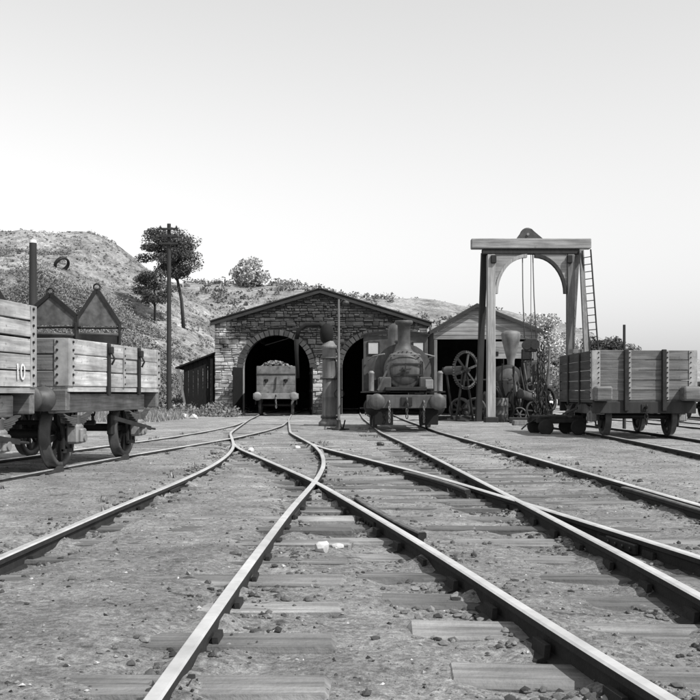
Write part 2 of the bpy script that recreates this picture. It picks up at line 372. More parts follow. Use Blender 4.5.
def hill_h(X, Y):
    X, Y = np.asarray(X, float), np.asarray(Y, float)
    nr = np.interp(X, [-160, -60, -34, -29.7, -25.7, -24.2, -21.7, -19.2, -16.7, -14, -10, -5, 0], [20, 18.5, 17.4, 17.0, 16.2, 15.2, 13.6, 12.0, 10.2, 8.6, 5.6, 1.5, -1])
    y0 = np.interp(X, [-12, -8.5], [38, 56])
    t = np.clip((Y-y0)/(100-y0), 0, 1); prof = t**0.85*(1-0.25*sstep((Y-102)/60.0))
    near = nr*prof-0.4+(vnoise(X, Y, 7, 1)-.5)*1.6*t+(vnoise(X, Y, 2.2, 2)-.5)*0.7*np.minimum(t*4, 1)+(vnoise(X, Y, 18, 3)-.5)*1.8*t
    fr = np.interp(X, [-200, -60, -50, -37, -29, -11, 0, 22, 31, 56, 66, 76, 85, 140, 260], [36, 36, 35, 34.6, 34, 33.6, 31, 29.6, 27.6, 24, 19, 16, 12, 11, 10])
    tf = np.clip((Y-150)/150.0, 0, 1)
    far = fr*sstep(tf*0.9+0.05)*(1-0.3*sstep((Y-310)/150))-0.8+(vnoise(X, Y, 20, 5)-.5)*3*tf+(vnoise(X, Y, 6, 6)-.5)*1.2*tf
    far = np.where(Y < 150, -2.0, far)
    return np.maximum(near, far)

def ground_h(X, Y):
    X, Y = np.asarray(X, float), np.asarray(Y, float)
    la, lc, ld, ll = (np.interp(Y, YS, L) for L in (LA, LC, LD, LL))
    lb = np.interp(Y, YS, LB)
    fill = 0.03+0.045*sstep((Y-15)/13.0)
    fill = fill+0.035*sstep((G-0.10-np.abs(X-la))/0.25)*(1-sstep((Y-15)/13.0))
    fill = fill-0.05*np.exp(-((X-lb+G+0.20)/0.2)**2)*(Y < 20)-0.05*np.exp(-((X-lc+G+0.20)/0.2)**2)*(Y < 20)-0.04*np.exp(-((X-lb-G+0.22)/0.2)**2)*(Y < 20)
    left = 0.088*sstep((la-G-0.04-X)/0.22); right = 0.095*sstep((X-lc-G-0.05)/0.35)
    dd = np.abs(X-ld); right = right*(1-0.62*(1-sstep((dd-1.0)/0.5)))
    z = np.maximum(fill, np.maximum(left, right))
    z = z-0.014
    amp = 0.72-0.1*np.maximum(left, right)/0.095
    z = z+amp*((vnoise(X, Y, 0.075, 17)-.5)*0.016*(Y < 14)+(vnoise(X, Y, 0.16, 11)-.5)*0.024+(vnoise(X, Y, 0.45, 12)-.5)*0.03+(vnoise(X, Y, 1.7, 13)-.5)*0.03+(vnoise(X, Y, 6, 14)-.5)*0.03)
    # cinders drawn up along the running rails in lumps
    for L in (LA, LB, LC):
        l = np.interp(Y, YS, L)
        for sgn in (-1, 1):
            d = np.abs(X-l-sgn*G); z = z+np.exp(-(d/0.17)**2)*0.06*np.clip(vnoise(X, Y, 0.22, 15)*2.2-0.9, 0, 1)*(Y < 21)
    z = np.where((np.abs(X) > 60) | (Y > 70), -0.01, z)
    return np.minimum(z, 0.118)

# ------------------------------------------------------------------ ground sheet, hillside
def graded(parts):
    out = []
    for a, b, st in parts: out += list(np.arange(a, b, st))
    return np.array(out+[parts[-1][1]])
gx = graded([(-3000, -400, 650), (-400, -60, 85), (-60, -12, 3), (-12, -6, 0.25), (-6, 6.6, 0.06), (6.6, 12, 0.2), (12, 60, 3), (60, 400, 85), (400, 3000, 650)])
gy = graded([(-60, -2, 6), (-2, 3.2, 0.4), (3.2, 11, 0.05), (11, 22, 0.12), (22, 48, 0.4), (48, 90, 3), (90, 500, 60), (500, 4000, 700)])
XX, YY = np.meshgrid(gx, gy); ZZ = ground_h(XX, YY)
nx, ny = len(gx), len(gy)
idx = np.arange(nx*ny).reshape(ny, nx)
F = np.stack([idx[:-1, :-1], idx[:-1, 1:], idx[1:, 1:], idx[1:, :-1]], -1).reshape(-1, 4)
tag(put('yard_ground', np_mesh('yard_ground', np.stack([XX, YY, ZZ], -1).reshape(-1, 3), F, 'ground', True)), kind='structure')

hx = graded([(-200, -50, 4), (-50, 0, 0.7), (0, 100, 2), (100, 300, 8)])
hy = graded([(36, 110, 0.8), (110, 150, 4), (149.9, 340, 3), (340, 520, 12)])
HX, HY = np.meshgrid(hx, hy); HZ = hill_h(HX, HY)
nx, ny = len(hx), len(hy); idx = np.arange(nx*ny).reshape(ny, nx)
F = np.stack([idx[:-1, :-1], idx[:-1, 1:], idx[1:, 1:], idx[1:, :-1]], -1).reshape(-1, 4)
keep = (HZ.reshape(-1)[F] > -0.9).any(1)
tag(put('hillside', np_mesh('hillside', np.stack([HX, HY, HZ], -1).reshape(-1, 3), F[keep], 'hill', True)), kind='structure')
def hz(x, y): return max(float(hill_h(x, y)), 0.0)
def gz(x, y): return float(ground_h(x, y))

# ------------------------------------------------------------------ railway tracks
PROF = [(-.022, 0), (.022, 0), (.030, -.009), (.030, -.038), (.011, -.050), (.011, -.108), (.055, -.124), (.055, -.140), (-.055, -.140), (-.055, -.124), (-.011, -.108), (-.011, -.050), (-.030, -.038), (-.030, -.009)]
def rail(parent, L, off, y0, y1, dz=0.0, name='rail', flare=0.0):
    ys = np.arange(y0, y1+0.01, 0.3 if y0 < 22 else 1.0); mb = MB(); vs, fs, n = [], [], len(PROF)
    for k, y in enumerate(ys):
        s = slope(L, y); q = 1/math.sqrt(1+s*s); nxv, nyv = q, -s*q
        e = 0.0
        if flare:
            t = min(y-y0, y1-y); e = flare*max(0, 1-t/0.5)
        x = at(L, y)+nxv*(off+e); yy = y+nyv*(off+e)
        vs += [(x+px*nxv, yy+px*nyv, RT+dz+pz) for px, pz in PROF]
    for k in range(len(ys)-1):
        for i in range(n):
            j = (i+1) % n; mb_i = 1 if i in (0, 1, 13) else 0
            fs.append(((k*n+i, k*n+j, (k+1)*n+j, (k+1)*n+i), mb_i))
    o = len(mb.v); mb.v += vs
    for f, mi in fs: mb.f.append(f); mb.m.append(mi); mb.s.append(False)
    mb.f += [tuple(range(n)), tuple(range((len(ys)-1)*n, len(ys)*n))[::-1]]; mb.m += [0, 0]; mb.s += [False, False]
    return mb.build(name, ('rail_side', 'rail_top' if name == 'rail' else 'rail_rust'), parent)
CHAIR = MB()
CHAIR.prism([(-.10, -.005), (.10, -.005), (.10, .02), (.055, .035), (.05, .085), (.025, .085), (.03, .03), (-.03, .03), (-.025, .085), (-.05, .085), (-.055, .035), (-.10, .02)], 'Y', -.075, .075)
CHAIR_ME = CHAIR.mesh('chair', 'rail_side')
SL_CACHE = {}
def sleeper(parent, xc, y, ln, rz=0.0, w=0.26):
    k = (round(ln, 1), random.randint(0, 4))
    if k not in SL_CACHE: SL_CACHE[k] = MB().box((0, 0, 0), (k[0], w, 0.12), 0.018, jit=0.012).mesh('sleeper', 'sleeper')
    return put('sleeper', SL_CACHE[k], parent, (xc, y, float(np.mean(ground_h(xc+np.linspace(-.42, .42, 15)*ln, np.full(15, y))))-0.06+random.uniform(-.006, .009)), rz+random.uniform(-.012, .012))
def chairs(parent, L, offs, y):
    for o in offs:
        put('rail_chair', CHAIR_ME, parent, (at(L, y)+o, y-slope(L, y)*o, -0.022), -math.atan(slope(L, y)))
tA = thing('railway_track', 'track bending left from the foreground into the left shed arch', 'track')
tB = thing('railway_track', 'curving track that crosses from the right foreground to the left arch track', 'track')
tC = thing('railway_track', 'track running from the right foreground to the locomotive at the right arch', 'track')
tL = thing('railway_track', 'siding on the left under the plank wagons', 'track')
tD = thing('railway_track', 'siding under the high sided wagon and timber gantry', 'track')
tE = thing('railway_track', 'first siding seen behind the high sided wagon at right', 'track')
tF = thing('railway_track', 'furthest right siding under the dark wagon', 'track')
for t, L, y0, y1, dz in ((tA, LA, -1.8, 70, 0), (tB, LB, -1.8, 20.0, -.004), (tC, LC, -1.8, 70, .002), (tL, LL, -1.8, 36.5, -.007), (tD, LD, -1.8, 72, 0), (tE, LE, -1.8, 72, 0), (tF, LF, -1.8, 72, 0)):
    for o in (-G, G): rail(t, L, o, y0, y1, dz)
for t, L, o, y0, y1 in ((tB, LB, -G+0.10, 7.1, 9.5), (tB, LB, G-0.10, 10.0, 12.5), (tC, LC, G-0.10, 7.4, 10.6)):
    rail(t, L, o, y0, y1, -.006, 'check_rail', 0.03 if o < 0 else -0.03)
# sleepers and chairs where they show
y = 3.6
while y < 30:
    a, b, c = at(LA, y), at(LB, y), at(LC, y)
    if y < 9.6:
        sleeper(tA, a, y, 2.6, -slope(LA, y)); sleeper(tC, (b+c)/2, y+0.15, c-b+2.7, -0.06)
    elif y < 20: sleeper(tB, (a+b)/2, y, abs(b-a)+2.7, -slope(LA, y)*0.5-slope(LB, y)*0.5)
    else: sleeper(tA, a, y, 2.6, -slope(LA, y))
    if y < 20: chairs(tB, LB, (-G, G), y)
    chairs(tA, LA, (-G, G), y)
    y += 0.70
y = 9.9
while y < 33:
    sleeper(tC, at(LC, y), y, 2.6, -slope(LC, y)); chairs(tC, LC, (-G, G), y); y += 0.70
y = 4.1
while y < 9.5: chairs(tC, LC, (-G, G), y); y += 0.70
y = 8.0
while y < 40:
    if y < 26: sleeper(tL, at(LL, y), y, 2.6, -slope(LL, y))
    if y > 12: sleeper(tD, at(LD, y), y, 2.6, -slope(LD, y)); chairs(tD, LD, (-G, G), y)
    y += 0.78
# fishplates at rail joints
FP = MB().box((0, 0, 0), (0.03, 0.46, 0.07), 0.006)
for i in range(4): FP.cyl((-.03, -.17+i*.113, 0), (.03, -.17+i*.113, 0), .014, n=6)
FPM = FP.mesh('fishplate', 'rail_side')
for t, L, o, y in ((tA, LA, -G, 10.7), (tA, LA, G, 8.6), (tA, LA, G, 17.2), (tB, LB, -G, 8.1), (tB, LB, G, 6.9), (tC, LC, G, 10.9), (tC, LC, -G, 16.0), (tC, LC, G, 18.7)):
    for sd in (-1, 1): put('fishplate', FPM, t, (at(L, y)+o+sd*0.028, y, RT-0.082), -math.atan(slope(L, y)))
# switch stretcher rods
for y in (19.2, 20.4):
    MB().cyl((at(LA, y)-G-.1, y, .03), (at(LA, y)+G+.1, y, .03), .018, n=8).build('stretcher_rod', 'rail_side', tA)

# cinders and small stones on the ground
def pebbles(n, xr, yr, smin, smax, m, name, bias=1.0):
    base = np.array([(1,0,0),(0,1,0),(-1,0,0),(0,-1,0),(0,0,1),(0,0,-1)], float)
    tri = np.array([(0,1,4),(1,2,4),(2,3,4),(3,0,4),(1,0,5),(2,1,5),(3,2,5),(0,3,5)])
    X = np.random.uniform(*xr, n); Y = yr[0]+(yr[1]-yr[0])*np.random.rand(n)**bias; Z = ground_h(X, Y)
    S = smin+(smax-smin)*np.random.rand(n)**3
    P = base[None]*np.random.uniform(.6, 1.3, (n, 6, 1))+np.random.normal(0, .2, (n, 6, 3)); P *= S[:, None, None]; P[:, :, 2] *= .7
    a = np.random.rand(n)*6.28; c, s = np.cos(a), np.sin(a)
    x = P[..., 0]*c[:, None]-P[..., 1]*s[:, None]; yv = P[..., 0]*s[:, None]+P[..., 1]*c[:, None]
    V = np.stack([x+X[:, None], yv+Y[:, None], P[..., 2]+Z[:, None]+S[:, None]*.15], -1).reshape(-1, 3)
    F = (tri[None]+6*np.arange(n)[:, None, None]).reshape(-1, 3)
    return put(name, np_mesh(name, V, F, m))
tag(pebbles(26000, (-5, 7), (3.3, 22), .003, .013, 'cinder', 'cinders', 1.8), 'loose dark cinders strewn over the yard between the rails', 'cinders', kind='stuff')
tag(pebbles(1600, (-5.5, 7), (3.5, 30), .005, .018, 'rock', 'small_stones', 1.6), 'small pale stones scattered over the yard ground', 'stones', kind='stuff')
def ballast(n):
    ph = (1+5**.5)/2
    base = np.array([(-1,ph,0),(1,ph,0),(-1,-ph,0),(1,-ph,0),(0,-1,ph),(0,1,ph),(0,-1,-ph),(0,1,-ph),(ph,0,-1),(ph,0,1),(-ph,0,-1),(-ph,0,1)], float)/1.9
    tri = np.array([(0,11,5),(0,5,1),(0,1,7),(0,7,10),(0,10,11),(1,5,9),(5,11,4),(11,10,2),(10,7,6),(7,1,8),(3,9,4),(3,4,2),(3,2,6),(3,6,8),(3,8,9),(4,9,5),(2,4,11),(6,2,10),(8,6,7),(9,8,1)])
    rr = np.random.RandomState(31); Y = 3.3+17*rr.rand(n)**1.5; k = rr.randint(0, 3, n); sg = rr.choice((-1, 1), n)
    l = np.stack([np.interp(Y, YS, L) for L in (LA, LB, LC)])[k, np.arange(n)]
    X = l+sg*G+rr.normal(0, .22, n); bad = np.abs(X-l-sg*G) < .06; X = np.where(bad, X+.16*np.sign(X-l-sg*G+1e-6), X)
    keep = (vnoise(X, Y, .5, 33) > .42) & ~((np.abs(X-np.interp(Y, YS, LA)) < .6) & (rr.rand(n) < .7)); X, Y = X[keep], Y[keep]; n = len(X)
    Z = ground_h(X, Y); S = .007+.02*rr.rand(n)**2.2
    P = base[None]*rr.uniform(.65, 1.25, (n, 12, 1))*S[:, None, None]*np.stack([rr.uniform(.8, 1.3, n), rr.uniform(.8, 1.3, n), rr.uniform(.5, .9, n)], 1)[:, None, :]
    V = (P+np.stack([X, Y, Z+S*.2], 1)[:, None, :]).reshape(-1, 3); F = (tri[None]+12*np.arange(n)[:, None, None]).reshape(-1, 3)
    return put('ballast', np_mesh('ballast', V, F, 'ballast'))
tag(ballast(17000), 'dark broken ballast lying in ragged banks along the rails', 'ballast', kind='stuff')
def boulder(sz, seed, n=2):
    import bmesh
    bm = bmesh.new(); bmesh.ops.create_icosphere(bm, subdivisions=n, radius=1.0); rr = random.Random(seed)
    pl = [Vector((rr.gauss(0, 1), rr.gauss(0, 1), rr.gauss(0, 1))).normalized() for _ in range(9)]
    for v in bm.verts:
        for q in pl:
            d = v.co.dot(q)
            if d > .72: v.co -= q*(d-.72)
        v.co = Vector((v.co.x*sz[0]/2, v.co.y*sz[1]/2, v.co.z*sz[2]/2))*1.25
    me = bpy.data.meshes.new('stone'); bm.to_mesh(me); bm.free(); return me
def stone(label, x, y, sz, seed, m):
    me = boulder(sz, seed); me.materials.append(MATS[m])
    tag(put('stone', me, None, (x, y, gz(x, y)+sz[2]*.35), random.uniform(0, 3)), label, 'stone', 'loose stones on the yard')
stone('white squared stone lying in the centre foreground between the rails', -.235, 6.75, (.10, .085, .085), 3, 'white_rock')
stone('small white stone beside the left arch track points', -1.17, 19.6, (.12, .1, .09), 5, 'white_rock')
stone('pale stone just left of the curved rail near the points', -2.05+.2, 17.4, (.11, .09, .08), 9, 'white_rock')
stone('dark lump between the two shed tracks ahead of the locomotive', .47, 20.3, (.16, .13, .09), 12, 'coal')
stone('flat grey stone next to the white squared stone', -.13, 6.95, (.12, .07, .035), 15, 'rock')

# ------------------------------------------------------------------ stone engine shed
SY = 49.5
shed = thing('engine_shed', 'stone engine shed with two arched doorways and a low dark gable', 'shed', (-1.8, SY, 0))
SX = -1.8
XL, XR, XA, ZA, ZEL, ZER = -7.03+1.8, 3.47+1.8, -0.03, 6.18, 4.62, 4.55
ARCH = [(-3.98+1.8, 1.65), (0.91+1.8, 1.65)]; ZSP = 2.35
def roof_z(x): return ZEL+(ZA-ZEL)*(x-XL)/(XA-XL) if x < XA else ZER+(ZA-ZER)*(XR-x)/(XR-XA)
def arch_z(x, grow=0.0):
    for c, r in ARCH:
        r += grow
        if abs(x-c) < r: return ZSP+math.sqrt(max(r*r-(x-c)**2, 0))
    return -0.2
xs = sorted(set([XL, XR, XA]+[c+s*r*math.cos(a) for c, r in ARCH for s in (-1, 1) for a in np.linspace(0, math.pi/2, 14)]))
mb = MB(); D = 0.6
xs2 = []
for i in range(len(xs)-1):
    a, b = xs[i], xs[i+1]
    if b-a < 1e-5: continue
    mid = (a+b)/2; ins = any(abs(mid-c) < r for c, r in ARCH)
    za = arch_z(a) if ins else -.2; zb = arch_z(b) if ins else -.2
    if ins:
        za = ZSP if arch_z(a) < 0 else za; zb = ZSP if arch_z(b) < 0 else zb
    mb.add([(a, 0, za), (b, 0, zb), (b, 0, roof_z(b)), (a, 0, roof_z(a)), (a, D, za), (b, D, zb), (b, D, roof_z(b)), (a, D, roof_z(a))],
           [(0, 1, 2, 3), (7, 6, 5, 4), (3, 2, 6, 7)]+([(0, 4, 5, 1)] if ins else []))
for x in [XL, XR]+[c+s*r for c, r in ARCH for s in (-1, 1)]:
    z1 = roof_z(x) if x in (XL, XR) else ZSP
    mb.add([(x, 0, -.2), (x, D, -.2), (x, D, z1), (x, 0, z1)], [(0, 1, 2, 3)])
wall_o = mb.build('front_wall', 'mortar', shed)
# stones of the front wall, course by course, proud of the mortar
mb = MB(); z = 0.0
while z < ZA-0.05:
    hgt = random.choice((.10, .12, .14, .17, .2, .24))*random.uniform(.9, 1.1); z0, z1 = z+.012, z+hgt-.012; z += hgt
    fx = np.arange(XL, XR, .03); ok = [(roof_z(q) > z1+.02) and (arch_z(q, .30) < z0 if z1 > ZSP else not any(abs(q-c) < r+.02 for c, r in ARCH)) for q in fx]
    i = 0
    while i < len(fx):
        if not ok[i]: i += 1; continue
        j = i
        while j+1 < len(fx) and ok[j+1]: j += 1
        a, b = fx[i], fx[j]+.03; x = a
        while x < b-.08:
            w = random.uniform(.13, .46)*(1.25 if hgt > .19 else 1); w = min(w, b-x)
            if b-x-w < .12: w = b-x
            pr = random.uniform(.02, .06)
            zs = [(z0, z1)]
            if hgt > .17 and random.random() < .5: zm = z0+(z1-z0)*random.uniform(.35, .65); zs = [(z0, zm-.008), (zm+.008, z1)]
            for za_, zb_ in zs:
                pr = random.uniform(.015, .075); q = random.uniform(-.03, .03) if len(zs) > 1 else 0
                mb.box((x+w/2+q*.3, -pr/2+.01, (za_+zb_)/2), (w-.018-abs(q), pr+.06, zb_-za_), .022, jit=.017)
            x += w
        i = j+1
tag(mb.build('wall_stones', 'stone', shed), 'rubble stones of the front wall, sooty above the arches', kind='stuff')
for c, r in ARCH:
    n = 23
    for k in range(n):
        a0, a1 = math.pi*k/n+.012, math.pi*(k+1)/n-.012; r0, r1 = r+.0, r+.28
        p = [(c+rr*math.cos(a), ZSP+rr*math.sin(a)) for rr, a in ((r0, a0), (r1, a0), (r1, a1), (r0, a1))]
        MB().prism(p, 'Y', -.07, .3).build('voussoir', 'brick_ring', shed)
    for s in (-1, 1):       # open door leaves folded out
        hx_ = c+s*(r+.02)
        d = MB()
        ang = R(97) if s < 0 else R(83)
        ln = 1.5
        e = (hx_+(-.30 if s < 0 else .16), -1.3)
        q = math.atan2(e[1]+.1, e[0]-hx_)
        d.T = Matrix.Translation((hx_, -.1, 0)) @ Matrix.Rotation(q, 4, 'Z')
        for k in range(6): d.box((.12+k*.215, 0, 1.24), (.205, .05, 2.3), .008)
        for zz in (.4, 1.25, 2.1): d.box((.66, -.045, zz), (1.28, .035, .13), .006)
        d.build('door_leaf', 'black', shed)
DEP = 24.0
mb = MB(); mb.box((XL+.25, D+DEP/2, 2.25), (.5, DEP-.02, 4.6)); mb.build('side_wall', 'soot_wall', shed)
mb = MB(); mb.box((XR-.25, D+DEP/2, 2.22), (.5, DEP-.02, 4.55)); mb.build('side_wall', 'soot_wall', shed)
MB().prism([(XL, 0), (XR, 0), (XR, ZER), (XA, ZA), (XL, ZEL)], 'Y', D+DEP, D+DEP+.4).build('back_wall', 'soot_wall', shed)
for s, (xe, ze) in ((-1, (XL, ZEL)), (1, (XR, ZER))):
    dx = .22*s; sl = (ZA-ze)/abs(XA-xe); p = [(XA, ZA+.04), (xe+dx, ze-sl*.22+.04), (xe+dx, ze-sl*.22+.12), (XA, ZA+.12)]
    MB().prism(p, 'Y', -.12, D+DEP+.6).build('roof_slope', 'slate', shed)
    p = [(XA, ZA-.10), (xe+dx, ze-sl*.22-.10), (xe+dx, ze-sl*.22+.035), (XA, ZA+.035)]
    MB().prism(p, 'Y', -.20, -.125).build('barge_board', 'barge', shed)
    p = [(XA, ZA+.125), (xe+dx*1.1, ze-sl*.24+.125), (xe+dx*1.1, ze-sl*.24+.17), (XA, ZA+.17)]
    MB().prism(p, 'Y', -.24, .3).build('verge_slates', 'slate', shed)
MB().cyl((XA, -.25, ZA+.17), (XA, D+DEP+.6, ZA+.17), .09, n=8).build('ridge_tile', 'slate', shed)
mb = MB(); xg = XR+.14
mb.tube([(xg, -.18, ZER-.08), (xg, -.18, ZER-.35), (XR-.12, -.13, ZER-.6), (XR-.12, -.13, .2)], .05, 8); mb.build('rain_pipe', 'iron_grey', shed)

# dark lean-to at the shed's left
lt = thing('lean_to', 'black open lean-to roof against the left end of the stone shed', 'lean-to', (-8.0, 49.6, 0))
MB().prism([(-1.02, 2.34), (.95, 3.10), (.95, 3.18), (-1.02, 2.42)], 'Y', 0, 6).build('roof', 'black', lt)
for i in range(7):
    x = -.62+i*.24+.1; h = 2.44+(x+.9)*.385-.1
    MB().box((x, .25, h/2), (.225, .04, h), .006, rot=Matrix.Rotation(0, 4, 'Z')).build('board', 'black', lt)  # black boards across the open front stand in for the dark inside
MB().box((.78, .12, 1.4), (.14, .14, 2.9), .01).build('post', 'pole_dark', lt)
MB().bar((-.88, .1, 2.35), (-.45, .1, 0), .1, .1).build('post', 'beam_wood', lt)

# ------------------------------------------------------------------ timber workshop right of the shed
WY = 46.2
ws = thing('timber_workshop', 'boarded timber workshop with a low gable and a wide black opening', 'workshop', (5.9, WY, 0))
wl_, wr_, wa, wza, wze = -2.36, 2.45, -.38, 5.2, 4.05
def wz(x): return wze+(wza-wze)*((x-wl_)/(wa-wl_) if x < wa else (wr_-x)/(wr_-wa))
z = 3.62
while z < wza-.06:
    h = .19; zt = z+h-.012
    def xl(zz): return wl_ if zz <= wze else wl_+(zz-wze)/(wza-wze)*(wa-wl_)
    def xr(zz): return wr_ if zz <= wze else wr_-(zz-wze)/(wza-wze)*(wr_-wa)
    zt = min(zt, wza-.02)
    MB().prism([(xl(z), z), (xr(z), z), (xr(zt), zt), (xl(zt), zt)], 'Y', -.03+random.uniform(-.008, .008), .0).build('board', 'board_x', ws); z += h
z = 2.72
while z < 3.5:
    MB().box((1.33, -.02+random.uniform(-.006, .006), z+.13), (2.2, .03, .25), .004).build('board', 'board_x', ws); z += .268
MB().box((2.33, .02, 1.8), (.16, .16, 3.58), .01).build('door_post', 'beam_wood', ws)
MB().box((-2.27, .02, 1.8), (.14, .16, 3.58), .01).build('door_post', 'beam_wood', ws)
MB().box((.35, -.05, 2.95), (.55, .03, .2)).build('vent_slot', 'black', ws)
MB().box((-2.3, 5, 2), (.1, 9.8, 3.9)).build('side_wall', 'soot_wall', ws); MB().box((2.4, 5, 2), (.1, 9.8, 3.9)).build('side_wall', 'soot_wall', ws)
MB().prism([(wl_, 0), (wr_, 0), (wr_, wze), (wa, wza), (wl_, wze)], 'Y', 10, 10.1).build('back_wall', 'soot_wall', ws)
for s, xe in ((-1, wl_), (1, wr_)):
    sl = (wza-wze)/abs(wa-xe); ex = xe+s*.2; ez = wze-sl*.2
    MB().prism([(wa, wza+.02), (ex, ez+.02), (ex, ez+.07), (wa, wza+.07)], 'Y', -.25, 10.3).build('roof_slope', 'slate', ws)
    MB().prism([(wa, wza-.12), (ex, ez-.12), (ex, ez+.015), (wa, wza+.015)], 'Y', -.3, -.255).build('barge_board', 'barge', ws)

# ------------------------------------------------------------------ wagons
def wheel_mesh(r, spokes=8):
    rim = MB(); w = .125
    rim.lathe([(r*.84, .0), (r*.84, w), (r, w), (r+.004, .035), (r+.03, .025), (r+.03, .0)], axis='X', n=28, closed=True)
    sp = MB()
    for k in range(spokes):
        a = 2*math.pi*k/spokes; c, s = math.cos(a), math.sin(a)
        sp.bar((w*.55, c*r*.15, s*r*.15), (w*.55, c*r*.86, s*r*.86), .05, .075)
    sp.cyl((-.02, 0, 0), (w+.05, 0, 0), r*.22, n=14)
    return rim.mesh('wheel', 'iron_grey'), sp.mesh('spokes', 'iron')
WH = wheel_mesh(.44)
AXB = MB()
AXB.box((0, 0, 0), (.17, .22, .26), .03); AXB.box((.10, 0, -.02), (.06, .17, .19), .02); AXB.cyl((.12, 0, -.05), (.15, 0, -.05), .05, n=10); AXM = AXB.mesh('axle_box', 'iron_pale')
SPR = MB()
for k in range(6):
    ln = 1.0-k*.15
    for j in range(6):
        y0, y1 = -ln/2+j*ln/6, -ln/2+(j+1)*ln/6; zf = lambda q: .02+.28*q*q-k*.022
        SPR.bar((0, y0, zf(y0)), (0, y1, zf(y1)), .075, .018)
SPR.box((0, 0, -.03), (.10, .10, .19), .008); SPM = SPR.mesh('spring', 'iron_grey')
WIR = MB()
for s in (-1, 1):
    WIR.bar((0, s*.36, .48), (0, s*.14, -.02), .025, .07); WIR.bar((0, s*.14, .46), (0, s*.14, -.22), .025, .06)
WIR.box((0, 0, -.22), (.025, .34, .05)); WIM = WIR.mesh('axle_guard', 'iron')

